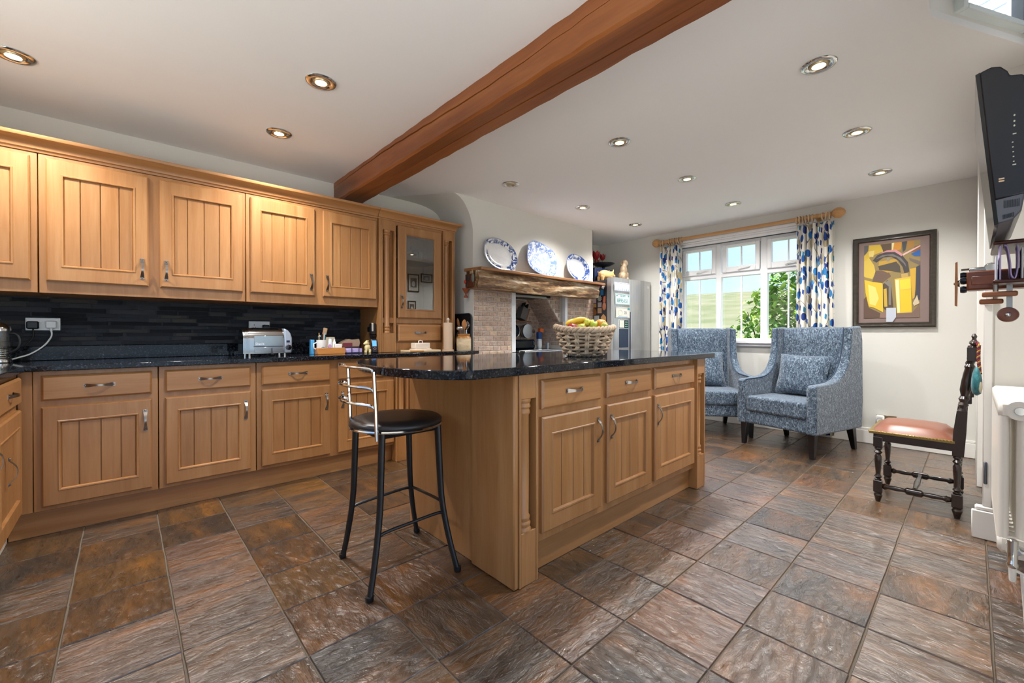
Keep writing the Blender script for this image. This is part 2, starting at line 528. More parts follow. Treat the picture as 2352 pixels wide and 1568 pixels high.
# back wall, with chimney breast and niche
struct('wall_back', MB().box(-1.05, 5.32, 3.84, 3.92, -0.05, 2.44), WALLM)
wb = bpy.data.objects['wall_back']
mb = MB()          # wall with a window above the side worktop
mb.box(-1.08, -1.0, -0.30, 0.3, 0, 2.44); mb.box(-1.08, -1.0, 2.6, 3.92, 0, 2.44); mb.box(-1.08, -1.0, 0.3, 2.6, 0, 1.02); mb.box(-1.08, -1.0, 0.3, 2.6, 2.2, 2.44)
struct('wall_left', mb, WALLM)
mb = MB()          # wall behind the radiator, with a wide unseen opening added to let in fill daylight
mb.box(-1.0, -0.85, -0.36, -0.30, 0, 2.44); mb.box(1.75, 3.29, -0.36, -0.30, 0, CEIL); mb.box(-0.85, 1.75, -0.36, -0.30, 2.25, CEIL)
struct('wall_near', mb, WALLM)
struct('wall_right', MB().box(3.28, 5.32, -0.50, -0.07, 0, CEIL + 0.05), WALLM)
mb = MB()
mb.box(4.35, 5.32, -0.07, -0.022, 0, CEIL, 0.004)
mb.box(3.268, 3.28, -0.072, -0.038, 0.167, CEIL, 0.004)
struct('trim_1', mb, TRIMM)
mb = MB()
mb.box(3.255, 3.28, -0.5, 0.0, 0, 0.145, 0.004); mb.box(3.262, 3.30, -0.5, -0.012, 0.145, 0.168, 0.006)
mb.box(3.28, 4.34, -0.07, -0.052, 0, 0.14)
struct('baseboard_right', mb, TRIMM)
struct('trim_2', MB().box(3.258, 3.27, -0.055, -0.042, 0.285, 0.40, 0.004), M('#59606a', 0.4, 0.6))
# window wall
WX = 5.32
wy0, wy1, wz0, wz1 = 1.13, 2.57, 0.985, 2.16
mb = MB()
mb.box(WX, WX + 0.16, -0.5, wy0, -0.05, 2.44); mb.box(WX, WX + 0.16, wy1, 3.92, -0.05, 2.44)
mb.box(WX, WX + 0.16, wy0, wy1, -0.05, wz0 - 0.03); mb.box(WX, WX + 0.16, wy0, wy1, wz1, 2.44)
struct('wall_window', mb, WALLM)
mb = MB()
mb.box(WX - 0.02, WX, -0.022, 3.0, 0, 0.125, 0.003); mb.box(WX - 0.014, WX, -0.022, 3.0, 0.125, 0.15, 0.005)
struct('baseboard_window', mb, TRIMM)
# ---- window
win = thing('window_1', None, None, (WX + 0.06, 0, 0)); win['kind'] = 'structure'
fx0, fx1 = WX + 0.035, WX + 0.10
UPVC = M('#f4f5f6', 0.35)
mb = MB()
mb.box(fx0, fx1, wy0, wy0 + 0.055, wz0, wz1, 0.004); mb.box(fx0, fx1, wy1 - 0.045, wy1, wz0, wz1, 0.004)
mb.box(fx0 + 0.002, fx1, wy0 + 0.054, wy1 - 0.044, wz1 - 0.045, wz1, 0.004); mb.box(fx0 + 0.002, fx1, wy0 + 0.054, wy1 - 0.044, wz0, wz0 + 0.022, 0.004)
for a, b_ in ((2.072, 2.132), (1.570, 1.640)): mb.box(fx0 - 0.004, fx1, a, b_, wz0, wz1, 0.006)
mb.box(fx0 + 0.001, fx1, wy0 + 0.054, wy1 - 0.044, 1.742, 1.80, 0.005)
obj('window_frame', mb, UPVC, win, w=True)
lights = ((2.152, 2.525), (1.665, 2.030), (1.185, 1.550))
for a, b_ in lights:
    s_ = MB(); z0, z1 = 1.795, 2.125
    fr = 0.045
    s_.box(fx0 - 0.022, fx1 - 0.02, a - 0.02, a - 0.02 + fr, z0, z1, 0.005); s_.box(fx0 - 0.022, fx1 - 0.02, b_ + 0.02 - fr, b_ + 0.02, z0, z1, 0.005)
    s_.box(fx0 - 0.021, fx1 - 0.02, a - 0.021 + fr, b_ + 0.021 - fr, z0, z0 + 0.065, 0.004); s_.box(fx0 - 0.021, fx1 - 0.02, a - 0.021 + fr, b_ + 0.021 - fr, z1 - 0.03, z1, 0.004)
    mid = (a + b_) / 2
    s_.box(fx0 + 0.01, fx0 + 0.03, mid - 0.006, mid + 0.006, z0 + 0.03, z1)
    so = obj('sash', s_, UPVC, win, w=True)
    h_ = MB(); h_.lathe([(0.016, 0), (0.016, 0.012), (0.010, 0.018)], (fx0 - 0.022, mid + 0.01, z0 + 0.03), 12, 'X', xf=Matrix.Scale(-1, 4, (1, 0, 0)))
    h_.tube([(fx0 - 0.038, mid + 0.01, z0 + 0.03), (fx0 - 0.045, mid - 0.04, z0 + 0.042), (fx0 - 0.04, mid - 0.11, z0 + 0.05)], 0.006, 6)
    obj('handle', h_, WHITE, so, w=True)
    for p0, p1 in ((a + 0.02, mid - 0.006), (mid + 0.006, b_ - 0.02)):
        obj('pane', MB().box(fx0 + 0.016, fx0 + 0.022, p0, p1, z0 + 0.06, z1 - 0.025), GLASS, so, w=True)
    bar = MB().box(fx0 + 0.012, fx0 + 0.032, mid - 0.007, mid + 0.007, wz0 + 0.02, 1.745)
    obj('glazing_bar', bar, UPVC, win, w=True)
    for p0, p1 in ((a, mid), (mid, b_)):
        obj('pane', MB().box(fx0 + 0.018, fx0 + 0.024, p0, p1, wz0 + 0.02, 1.745), GLASS, win, w=True)
obj('window_sill', MB().box(WX - 0.055, WX + 0.05, wy0 - 0.06, wy1 + 0.06, 0.945, 0.985, 0.008).box(WX - 0.03, WX, wy0 - 0.04, wy1 + 0.04, 0.915, 0.945, 0.004), UPVC, win, w=True)
mb = MB()
for k, (d_, z0, z1) in enumerate(((0.035, 2.16, 2.19), (0.025, 2.19, 2.215), (0.045, 2.215, 2.245))): mb.box(WX - d_, WX + 0.04, wy0 - 0.03, wy1 + 0.03, z0, z1, 0.005)
obj('head_trim', mb, UPVC, win, w=True)

# ---- chimney breast (cove side, piers, niche)
CY = 3.31; CX0, CX1 = 2.517, 4.45
NX0, NX1, NTOP, NBACK = 3.05, 3.905, 1.60, 3.72
mb = MB()
# piers and upper breast
mb.box(CX0, NX0, CY, 3.84, 0, NTOP); mb.box(NX1, CX1, CY, 3.84, 0, NTOP)
mb.box(CX0, CX1, CY, 3.84, NTOP, 2.05)
mb.box(NX0, NX1, NBACK, 3.84, 0, NTOP)
# upper part with a flared, coved left side
fr_ = [(2.517, 2.05), (2.511, 2.107), (2.478, 2.215), (2.42, 2.312), (2.36, 2.365), (2.30, 2.39)]
bk_ = [(2.517, 2.05), (2.513, 2.20), (2.472, 2.296), (2.38, 2.355), (2.20, 2.386), (1.90, 2.39)]
def smoothp(p, n=5):
    out = []
    for i in range(len(p) - 1):
        p0 = p[max(i - 1, 0)]; p1 = p[i]; p2 = p[i + 1]; p3 = p[min(i + 2, len(p) - 1)]
        for k in range(n):
            t_ = k / n
            out.append(tuple(0.5 * ((2 * b) + (-a + c) * t_ + (2 * a - 5 * b + 4 * c - d) * t_ ** 2 + (-a + 3 * b - 3 * c + d) * t_ ** 3) for a, b, c, d in zip(p0, p1, p2, p3)))
    out.append(tuple(p[-1]))
    return out
F2 = smoothp(fr_); B2 = smoothp(bk_)
rows = []
for k in range(7):
    q = k / 6
    rows.append([((1 - q) * a[0] + q * b[0], CY + (3.845 - CY) * q, (1 - q) * a[1] + q * b[1]) for a, b in zip(F2, B2)])
mb.grid(rows)
face = [(x, CY, z) for x, z in F2] + [(CX1, CY, 2.39), (CX1, CY, 2.05)]
mb.add(face, [tuple(range(len(face)))])
mb.box(CX1 - 0.01, CX1, CY, 3.84, 2.05, 2.39)
chim = struct('wall_chimney', mb, WALLM, smooth=30)
# white edge strips of the opening
mb = MB().box(NX0 - 0.03, NX0 + 0.03, CY - 0.016, CY + 0.03, 0.86, 1.54, 0.004).box(NX1 - 0.02, NX1 + 0.028, CY - 0.016, CY + 0.03, 0.86, 1.54, 0.004)
obj('edge_strip', mb, M('#e8ecf0', 0.3), chim)
# sloping tiled throat on the right of the niche
mb = MB()
sx0, sz0, sx1, sz1 = 3.60, 1.545, 3.876, 1.205
mb.prism([(sx0, sz0), (NX1, sz0), (NX1, sz1 - 0.02), (sx1, sz1)], 'Y', CY + 0.07, NBACK)
mb.box(sx1, NX1, CY, NBACK, 0.0, sz1)
obj('throat', mb, TGROUT, chim)
# hood over the range
mb = MB().box(NX0 + 0.03, sx0 + 0.10, CY + 0.05, NBACK - 0.02, 1.475, 1.545, 0.004)
hood = obj('extractor_hood', mb, M('#2a2c30', 0.3, 0.6), chim)
obj('hood_lip', MB().box(NX0 + 0.03, sx0 + 0.02, CY + 0.04, CY + 0.055, 1.462, 1.49, 0.003), STEEL, hood)
# ---- brick tiles (each its own piece)
tmesh = {}
def tilepiece(parent, wd_, hg_, xf, mat):
    k = (round(wd_, 3), round(hg_, 3), mat.name)
    if k not in tmesh:
        tmesh[k] = MB().box(-wd_ / 2, wd_ / 2, -0.004, 0.004, -hg_ / 2, hg_ / 2, 0.0025).mesh('brick_tile', mat, 30)
    o = link('brick_tile', tmesh[k], parent)
    o.matrix_local = xf
    return o
def tilewall(parent, u0, u1, v0, v1, frame, mat, tw=0.098, th=0.05, clip=None):
    """frame(u, v) -> Matrix placing a tile centre; running bond"""
    r = 0; v = v0
    while v + 0.02 < v1:
        h_ = min(th, v1 - v)
        u = u0 - (tw / 2 if r % 2 else 0)
        while u < u1 - 0.008:
            a, b_ = max(u, u0), min(u + tw, u1)
            if clip: a, b_ = clip(a, b_, v + h_ / 2)
            if b_ - a > 0.018:
                tilepiece(parent, b_ - a - 0.006, h_ - 0.006, frame((a + b_) / 2, v + h_ / 2), mat)
            u += tw
        v += th; r += 1
fx = lambda y: (lambda u, v: T(u, y, v))
backing = MB().box(CX0, NX0 - 0.03, CY - 0.008, CY, 0.43, 1.54).box(NX1 + 0.028, CX1, CY - 0.008, CY, 0.73, 1.54)
obj('grout_bed', backing, TGROUT, chim)
tilewall(chim, CX0 + 0.004, NX0 - 0.03, 0.435, 1.535, fx(CY - 0.010), BRICKT)
tilewall(chim, NX1 + 0.03, CX1 - 0.004, 0.735, 1.535, fx(CY - 0.010), BRICKT)
tilewall(chim, 3.30, sx1, 0.92, 1.48, fx(NBACK - 0.004), BRICKT)
# right side wall of the niche faces the range
tilewall(chim, CY + 0.005, NBACK, 0.92, sz1, lambda u, v: T(sx1 - 0.002, u, v) @ RZ(-90), BRICKT)
# sloped throat underside
sl = Vector((sx0 - sx1, 0, sz0 - sz1)); sll = sl.length; sl.normalize()
nn = Vector((-sl.z, 0, sl.x)); nn = nn if nn.z < 0 else -nn
def slopef(u, v):
    p = Vector((sx1, 0, sz1)) + sl * v + nn * 0.002
    m = Matrix((( 0, nn.x, sl.x, p.x), (1, nn.y, sl.y, u), (0, nn.z, sl.z, p.z), (0, 0, 0, 1)))
    return m
tilewall(chim, CY + 0.075, NBACK, 0.0, sll - 0.08, slopef, BRICKT)
# triangular front fill beside the throat
tilewall(chim, sx0, NX1 - 0.022, sz1, sz0, fx(CY + 0.068), BRICKT, clip=lambda a, b_, v: (max(a, sx1 + (sx0 - sx1) * (v - sz1) / (sz0 - sz1) + 0.012), b_))

# ---- oak beam
mb = MB()
rng = random.Random(3)
rows = []
NY = 46
for k in range(NY + 1):
    y = -0.30 + (3.84 + 0.30) * k / NY
    j = lambda a=0.004: rng.uniform(-a, a)
    gw = 0.004 * max(0.0, math.sin(PI * min(max((y - 0.2) / 2.6, 0), 1))) + 0.0006
    gw2 = 0.004 * max(0.0, math.sin(PI * min(max((y - 1.2) / 2.4, 0), 1))) + 0.0005
    x0 = 1.372 + j(); x1 = 1.567 + j(); zb = 2.216
    cr = 1.478 + 0.01 * math.sin(y * 2.1); cz = 2.315 + 0.012 * math.sin(y * 2.7) + 0.012 * y
    rows.append([(x0, y, CEIL + 0.0), (x0 - 0.001, y, cz + gw2), (x0 + 0.02, y, cz), (x0 + 0.001, y, cz - gw2), (x0 + j(0.002), y, zb + 0.012), (x0 + 0.012, y, zb + j(0.002)),
                 (cr - gw, y, zb), (cr, y, zb + 0.035), (cr + gw, y, zb), (x1 - 0.01, y, zb + j(0.002)), (x1, y, zb + 0.01), (x1, y, CEIL)])
mb.grid(rows, cap=True)
solo('ceiling_beam', mb, OAK, 'long orange oak beam with drying cracks crossing the plaster ceiling', 'beam', smooth=25)

# ================================================================ KITCHEN UNITS
def rect_rings(mb, rings, cap_first=False, cap_last=False, mi=0):
    """rings of rectangles (x0,x1,z0,z1,y) facing -Y"""
    rows = [[(x0, y, z0), (x1, y, z0), (x1, y, z1), (x0, y, z1)] for x0, x1, z0, z1, y in rings]
    o = len(mb.v)
    mb.grid(rows, cv=True, mi=mi)
    n = len(rows)
    if cap_first: mb.f.append((o + 3, o + 2, o + 1, o)); mb.mi.append(mi)
    if cap_last: mb.f.append(tuple(o + 4 * (n - 1) + i for i in range(4))); mb.mi.append(mi)
# bow handle (upright, facing -Y)
def handle_mesh(length=0.125, wide=0.0085):
    mb = MB()
    rows = []
    N = 16
    for i in range(N + 1):
        t_ = i / N * 2 - 1
        z = t_ * length / 2
        e = abs(t_)
        wdt = wide * (0.62 + 0.75 * max(0, (e - 0.25) / 0.75) ** 1.2) if e < 0.86 else wide * 1.2
        yo = -0.026 * max(0.0, 1 - (e / 0.80) ** 2.2) if e < 0.80 else 0.0
        th = 0.0028
        rows.append([(-wdt, yo - th, z), (wdt, yo - th, z), (wdt, yo, z), (-wdt, yo, z)])
    mb.grid(rows, cv=True, cap=True)
    for sgn in (-1, 1):
        mb.ball((0, -0.004, sgn * length * 0.455), (0.0045, 0.004, 0.0045), 8, 5)
    return mb.mesh('handle', NICKEL, 45)
HANDLE = handle_mesh()
HANDLE_L = handle_mesh(0.15)
BOLT = None
def handle(parent, x, y, z, horiz=False, big=False):
    return link('handle', HANDLE_L if big else HANDLE, parent, (x, y, z), (0, PI / 2 if horiz else 0, 0))
def door(parent, x0, x1, z0, z1, yf, hx=None, hz=None, stile=0.062, rail=0.078, planks=4, wv=None, glass=False):
    wv = wv or WOODV
    th = 0.021; c = 0.007
    yb, y1 = yf, yf - th
    ix0, ix1, iz0, iz1 = x0 + stile, x1 - stile, z0 + rail, z1 - rail
    mb = MB()
    rect_rings(mb, [(x0, x1, z0, z1, yb), (x0, x1, z0, z1, y1 + c), (x0 + c, x1 - c, z0 + c, z1 - c, y1), (ix0 - 0.004, ix1 + 0.004, iz0 - 0.004, iz1 + 0.004, y1),
                    (ix0 - 0.001, ix1 + 0.001, iz0 - 0.001, iz1 + 0.001, y1 - 0.003), (ix0 + 0.005, ix1 - 0.005, iz0 + 0.005, iz1 - 0.005, y1 - 0.002), (ix0 + 0.011, ix1 - 0.011, iz0 + 0.011, iz1 - 0.011, yf - 0.009)])
    if not glass:
        rect_rings(mb, [(ix0 + 0.006, ix1 - 0.006, iz0 + 0.006, iz1 - 0.006, yf - 0.004)], cap_last=True, mi=1)
    d = obj('door', mb, [wv, wv], parent, 30)
    if not glass:
        W_ = ix1 - ix0 - 0.02; a = ix0 + 0.010
        fr = [0.0, 0.22, 0.51, 0.79, 1.0] if planks == 4 else [i / planks for i in range(planks + 1)]
        for i in range(len(fr) - 1):
            p0 = a + W_ * fr[i] + (0.0017 if i else 0); p1 = a + W_ * fr[i + 1] - (0.0017 if i < len(fr) - 2 else 0)
            obj('plank', MB().box(p0, p1, yf - 0.012, yf - 0.003, iz0 + 0.009, iz1 - 0.009, 0.0022), wv, d, 30)
    if hx is not None: handle(d, hx, y1, hz)
    return d
def drawer(parent, x0, x1, z0, z1, yf, wh=None, big=False):
    th = 0.021; c = 0.009; y1 = yf - th
    mb = MB()
    rect_rings(mb, [(x0, x1, z0, z1, yf), (x0, x1, z0, z1, y1 + c), (x0 + 0.006, x1 - 0.006, z0 + 0.006, z1 - 0.006, y1 + 0.003), (x0 + 0.010, x1 - 0.010, z0 + 0.010, z1 - 0.010, y1)], cap_last=True)
    d = obj('drawer', mb, wh or WOODH, parent, 30)
    handle(d, (x0 + x1) / 2, y1, (z0 + z1) / 2 + 0.004, True, big)
    return d
# ---------------- base cabinets along the back wall (front plane y = 3.25)
FY = 3.25
def base_unit(x0, x1, fronts, label, loc_x=None):
    t = thing('base_cabinet', label, 'cabinet', ((x0 + x1) / 2, 3.54, 0.14), 0, 'base cabinets under the black worktop')
    obj('body', MB().box(x0 + 0.001, x1 - 0.001, FY, 3.83, 0.14, 0.866, 0.002), WOODV, t, w=True)
    ox = Vector((0, 0, 0)) - t.location
    for (a, b_, hs) in fronts:
        dr = drawer(t, a, b_, 0.712, 0.842, FY)
        do = door(t, a, b_, 0.163, 0.680, FY, b_ - 0.030 if hs > 0 else a + 0.030, 0.56)
        for o in (dr, do): o.location = ox
    return t
base_unit(-0.348, 0.145, ((-0.318, 0.117, 1),), 'maple base cabinet with one drawer and door beside the corner post')
base_unit(0.147, 0.649, ((0.176, 0.617, 1),), 'maple base cabinet with one drawer and door below the toaster side')
base_unit(0.651, 1.650, ((0.680, 1.130, 1), (1.188, 1.642, -1)), 'maple double base cabinet with two drawers and two doors behind the stool')
# corner post between the two runs
solo('corner_post', MB().box(-0.400, -0.349, FY + 0.002, 3.33, 0.14, 0.866, 0.002), WOODV, 'plain maple filler strip upright in the inner corner of the units', 'filler panel')
# base below the glazed dresser
t = thing('base_cabinet', 'maple base cabinet with turned pilaster standing under the glazed dresser', 'cabinet', (2.08, 3.54, 0), 0, 'base cabinets under the black worktop')
mb = MB().box(1.651, 2.50, FY, 3.83, 0.14, 0.866, 0.002).box(1.77, 2.49, FY + 0.05, 3.82, 0.0, 0.14).box(1.652, 1.757, FY - 0.002, 3.82, 0.0, 0.139)
obj('body', mb, WOODV, t, w=True)
ox = Vector((0, 0, 0)) - t.location
d = drawer(t, 1.795, 2.455, 0.712, 0.842, FY); d.location = ox
d = door(t, 1.795, 2.115, 0.163, 0.680, FY, 2.085, 0.56); d.location = ox
d = door(t, 2.135, 2.455, 0.163, 0.680, FY, 2.165, 0.56); d.location = ox
def pilaster(parent, x0, x1, yf, depth, z0, z1, cz0, cz1, cr=0.03, off=Vector((0, 0, 0))):
    mb = MB()
    sw = 0.012
    mb.box(x0, x0 + sw, yf, yf + depth, z0, z1, 0.002); mb.box(x1 - sw, x1, yf, yf + depth, z0, z1, 0.002)
    mb.box(x0 + sw, x1 - sw, yf + 0.002, yf + depth, cz1, z1, 0.002); mb.box(x0 + sw, x1 - sw, yf + 0.002, yf + depth, z0, cz0, 0.002)
    mb.box(x0 + sw, x1 - sw, yf + depth - 0.006, yf + depth, cz0, cz1)
    p = obj('pilaster', mb, WOODV, parent, 30); p.location = off
    H = cz1 - cz0; r = cr
    prof = [(r * 1.22, 0), (r * 1.22, 0.012), (r * 1.05, 0.018), (r * 1.18, 0.030), (r * 1.18, 0.036), (r * 0.98, 0.042), (r * 1.1, 0.055), (r * 1.1, 0.062), (r * 0.92, 0.070)]
    prof = prof + [(r * 0.95, H * 0.5)] + [(a, H - b_) for a, b_ in prof[::-1]]
    c = MB().lathe(prof, ((x0 + x1) / 2 - 0.008, yf + (0.034 if depth > 0.05 else 0.014), cz0), 18)
    obj('column', c, WOODV, p, 50)
    return p
pilaster(t, 1.652, 1.757, 3.212, 0.036, 0.0, 0.866, 0.24, 0.79, 0.024, ox)
# plinths
solo('plinth', MB().box(-0.44, 1.651, 3.30, 3.318, 0.0, 0.139, 0.002), WOODH, 'maple plinth board along the floor below the back wall base cabinets', 'plinth')
solo('plinth', MB().box(-0.46, -0.442, 2.0, 3.298, 0.0, 0.139, 0.002), M('#cfc6b8', 0.5), 'pale plinth board along the floor below the side run cabinets', 'plinth')
# side run, facing +X
t = thing('base_cabinet', 'maple base cabinet on the side run meeting the corner post', 'cabinet', (-0.40, 3.235, 0), R(90), 'base cabinets under the black worktop')
obj('body', MB().box(-0.60, -0.001, 0.0, 0.59, 0.14, 0.866, 0.002), WOODV, t)
drawer(t, -0.595, -0.028, 0.712, 0.842, 0.0)
door(t, -0.595, -0.028, 0.163, 0.680, 0.0, -0.37, 0.45)
t2 = thing('base_cabinet', 'maple base cabinet further along the side run', 'cabinet', (-0.40, 2.63, 0), R(90), 'base cabinets under the black worktop')
obj('body', MB().box(-0.60, -0.001, 0.0, 0.59, 0.14, 0.866, 0.002), WOODV, t2)
drawer(t2, -0.575, -0.028, 0.712, 0.842, 0.0)
door(t2, -0.575, -0.028, 0.163, 0.680, 0.0, -0.06, 0.56)
# worktop (L shape) with upstand
WT0, WT1 = 0.867, 0.897
wt = thing('worktop', 'black speckled granite worktop running along the back wall and round the corner', 'worktop', (0.8, 3.5, WT0))
mb = MB().prism([(-0.995, 2.0), (-0.368, 2.0), (-0.368, 3.207), (2.514, 3.207), (2.514, 3.30), (2.514, 3.836), (-0.995, 3.836)], 'Z', WT0, WT1)
bev(obj('slab', mb, GRANITE, wt, w=True), 0.004, 2)
solo('worktop_upstand', MB().box(-0.995, 1.60, 3.806, 3.83, WT1, 0.985, 0.003), GRANITE, 'black speckled granite upstand strip along the foot of the stone splashback', 'upstand')
# stone splashback: separate split-face strips
sb = obj('splashback', MB().box(-0.99, 1.62, 3.826, 3.838, 0.985, 1.283), M('#2c2e33', 0.8), wb, 30)
rng = random.Random(11)
z = 0.986; row = 0
smesh = []
for k in range(8):
    mb = MB(); rk = random.Random(k + 50)
    n = 5
    rows = []
    for i, zz in enumerate((-0.5, -0.42, 0.42, 0.5)):
        rr = []
        for q in range(n):
            u = -0.5 + q / (n - 1)
            d_ = 0.0 if i in (0, 3) or q in (0, n - 1) else rk.uniform(-0.6, -1.0)
            rr.append((u, d_ if i in (1, 2) else -0.15, zz + rk.uniform(-0.01, 0.01)))
        rows.append(rr)
    mb.grid(rows)
    smesh.append(mb.mesh('stone', SPLASH, 30))
ns = 0
while z < 1.282:
    h_ = min(rng.choice((0.024, 0.028, 0.031)), 1.284 - z)
    if h_ < 0.01: break
    x = -0.62 - rng.uniform(0, 0.15)
    while x < 1.615:
        l_ = rng.uniform(0.10, 0.30)
        l_ = min(l_, 1.618 - x)
        if l_ > 0.02:
            o = link('stone', smesh[rng.randrange(8)], sb, (x + l_ / 2, 3.827, z + h_ / 2))
            o.scale = (l_ - 0.0015, rng.uniform(0.005, 0.026), h_ - 0.0014)
            ns += 1
        x += l_
    z += h_
print('stones', ns)
# ---------------- wall cabinets (front plane y = 3.45)
UY = 3.45
def wall_unit(x0, x1, fronts, label):
    t = thing('wall_cabinet', label, 'cabinet', ((x0 + x1) / 2, 3.64, 1.284), 0, 'wall cabinets over the stone splashback')
    obj('body', MB().box(x0 + 0.001, x1 - 0.001, UY, 3.838, 1.284, 2.045, 0.002), WOODV, t, w=True)
    ox = Vector((0, 0, 0)) - t.location
    for a, b_, hs in fronts:
        d = door(t, a, b_, 1.350, 2.022, UY, None if hs == 0 else (b_ - 0.030 if hs > 0 else a + 0.030), 1.455, rail=0.082)
        d.location = ox
    return t
wall_unit(-0.995, -0.346, ((-0.80, -0.372, 0),), 'maple wall cabinet with a plank door nearest the corner above the cafetiere')
wall_unit(-0.344, 0.628, ((-0.316, 0.112, 1), (0.166, 0.610, -1)), 'maple double wall cabinet above the double socket with plugs')
wall_unit(0.630, 1.604, ((0.656, 1.088, 1), (1.146, 1.584, -1)), 'maple double wall cabinet above the chrome toaster')
# ---------------- cornice
prof = [(UY + 0.002, 2.046), (UY - 0.006, 2.046), (UY - 0.010, 2.058), (UY - 0.018, 2.062), (UY - 0.022, 2.080), (UY - 0.040, 2.100), (UY - 0.062, 2.108), (UY - 0.066, 2.116), (UY - 0.066, 2.126), (UY + 0.05, 2.126), (UY + 0.05, 2.046)]
c1 = MB().prism(prof, 'X', -0.995, 1.600)
solo('cornice', c1, WOODH, 'long maple cornice moulding along the top of the wall cabinets', 'cornice', smooth=30)
mb = MB().prism(prof, 'X', 1.603, 2.389)
sid = [(UY - 0.066 + (UY - y), z_) for y, z_ in prof]
# mitred return on the free end
rows = []
for y, z_ in prof:
    d_ = UY - y
    rows.append([(2.389, y, z_), (2.389 + d_, y, z_), (2.389 + d_, 3.80, z_)])
mb.grid(rows, cu=True)
solo('cornice', mb, WOODH, 'short maple cornice moulding crowning the glazed dresser', 'cornice', smooth=30)
# ---------------- dresser with glazed door standing on the worktop
t = thing('glazed_dresser', 'maple dresser cupboard with glass door and turned pilasters standing on the worktop', 'cabinet', (2.0, 3.64, WT1))
dx0, dx1 = 1.606, 2.388
mb = MB()
mb.box(dx0, dx0 + 0.021, UY - 0.02, 3.838, WT1, 2.045, 0.002); mb.box(dx1 - 0.021, dx1, UY - 0.02, 3.838, WT1, 2.045, 0.002)
mb.box(dx0 + 0.02, dx1 - 0.02, 3.82, 3.838, WT1, 2.045); mb.box(dx0 + 0.02, dx1 - 0.02, UY, 3.82, 2.015, 2.045)
mb.box(dx0 + 0.02, dx1 - 0.02, UY, 3.82, 1.155, 1.20); mb.box(dx0 + 0.02, dx1 - 0.02, UY + 0.001, 3.82, WT1, 0.975)
mb.box(1.762, 1.775, UY, UY + 0.33, WT1, 2.015, 0.002); mb.box(2.245, 2.252, UY, UY + 0.33, WT1, 2.015, 0.002); mb.box(dx0 + 0.02, 1.762, UY + 0.042, UY + 0.33, WT1, 2.015); mb.box(2.252, dx1 - 0.02, UY + 0.042, UY + 0.33, WT1, 2.015)
mb.box(1.775, 2.245, UY + 0.01, 3.82, 0.97, 1.16)
obj('body', mb, WOODV, t, w=True)
obj('shelf', MB().box(1.776, 2.244, UY + 0.04, 3.82, 1.735, 1.750), WOODH, t, w=True)
ox = Vector((0, 0, 0)) - t.location
d = door(t, 1.786, 2.236, 1.200, 2.022, UY, 1.816, 1.345, 0.072, 0.072, glass=True); d.location = ox
obj('pane', MB().box(1.862, 2.160, UY - 0.010, UY - 0.006, 1.276, 1.946), CABGLASS, d)
d = drawer(t, 1.786, 2.230, 0.992, 1.140, UY); d.location = ox
pilaster(t, 1.628, 1.761, UY - 0.022, 0.062, WT1 + 0.001, 2.044, 1.065, 1.958, 0.029, ox)
pilaster(t, 2.253, 2.366, UY - 0.022, 0.062, WT1 + 0.001, 2.044, 1.065, 1.958, 0.029, ox)
# glassware behind the door
def wineglass(x, y, z, s=1.0, label='stemmed wine glass on the dresser shelf behind the glass door'):
    mb = MB().lathe([(0.030, 0), (0.028, 0.003), (0.004, 0.007), (0.0035, 0.07), (0.012, 0.080), (0.030, 0.098), (0.034, 0.125), (0.028, 0.158), (0.026, 0.158), (0.032, 0.125), (0.028, 0.100), (0.004, 0.084)], (0, 0, 0), 16)
    mb.xf(T(x, y, z) @ Matrix.Scale(s, 4))
    solo('wine_glass', mb, GLASS, label, 'glass', (x, y, z), 'wine glasses behind the dresser door')
for gx, gy in ((1.88, 3.62), (1.96, 3.58), (2.05, 3.63), (1.92, 3.72)): wineglass(gx, gy, 1.7505)
for gx, gy in ((2.02, 3.54), (2.09, 3.56)):
    mb = MB().lathe([(0.026, 0), (0.032, 0.09), (0.030, 0.09), (0.024, 0.006)], (gx, gy, 1.7505), 16)
    solo('tumbler', mb, GLASS, 'small straight glass tumbler beside the wine glasses on the dresser shelf', 'glass', (gx, gy, 1.7505), 'tumblers behind the dresser door')

# ================================================================ ISLAND
IY = 1.29
t = thing('kitchen_island', 'maple kitchen island with plank doors, drawers and turned corner pilasters', 'kitchen island', (2.1, 1.72, 0))
ox = Vector((0, 0, 0)) - t.location
obj('body', MB().box(1.312, 2.868, IY, 2.145, 0.14, 0.889, 0.002).box(1.20, 1.312, 1.345, 2.145, 0.002, 0.889).box(2.868, 2.985, 1.345, 2.145, 0.002, 0.889).box(1.22, 2.93, IY + 0.045, 2.10, 0.0, 0.14, 0.002), WOODV, t, w=True)
obj('end_panel', MB().box(1.187, 1.20, 1.567, 2.15, 0.0, 0.889, 0.003), WOODV, t, w=True)
obj('corner_panel', MB().box(1.172, 1.20, 1.266, 1.558, 0.0, 0.889, 0.006), WOODV, t, w=True)
pilaster(t, 1.2005, 1.312, 1.262, 0.08, 0.0, 0.889, 0.225, 0.785, 0.030, ox)
pilaster(t, 2.868, 2.99, 1.262, 0.08, 0.0, 0.889, 0.225, 0.785, 0.030, ox)
obj('plinth', MB().box(1.312, 2.868, IY + 0.03, IY + 0.044, 0.0, 0.139, 0.002), WOODH, t, w=True)
obj('far_end_panel', MB().box(2.985, 2.999, 1.33, 2.15, 0.0, 0.889, 0.003), WOODV, t, w=True)
for a, b_, hs in ((1.348, 1.782, 1), (1.838, 2.276, -1), (2.322, 2.846, -1)):
    dr = drawer(t, a, b_, 0.727, 0.856, IY, big=False); dr.location = ox
    do = door(t, a, b_, 0.180, 0.692, IY, b_ - 0.030 if hs > 0 else a + 0.030, 0.578); do.location = ox
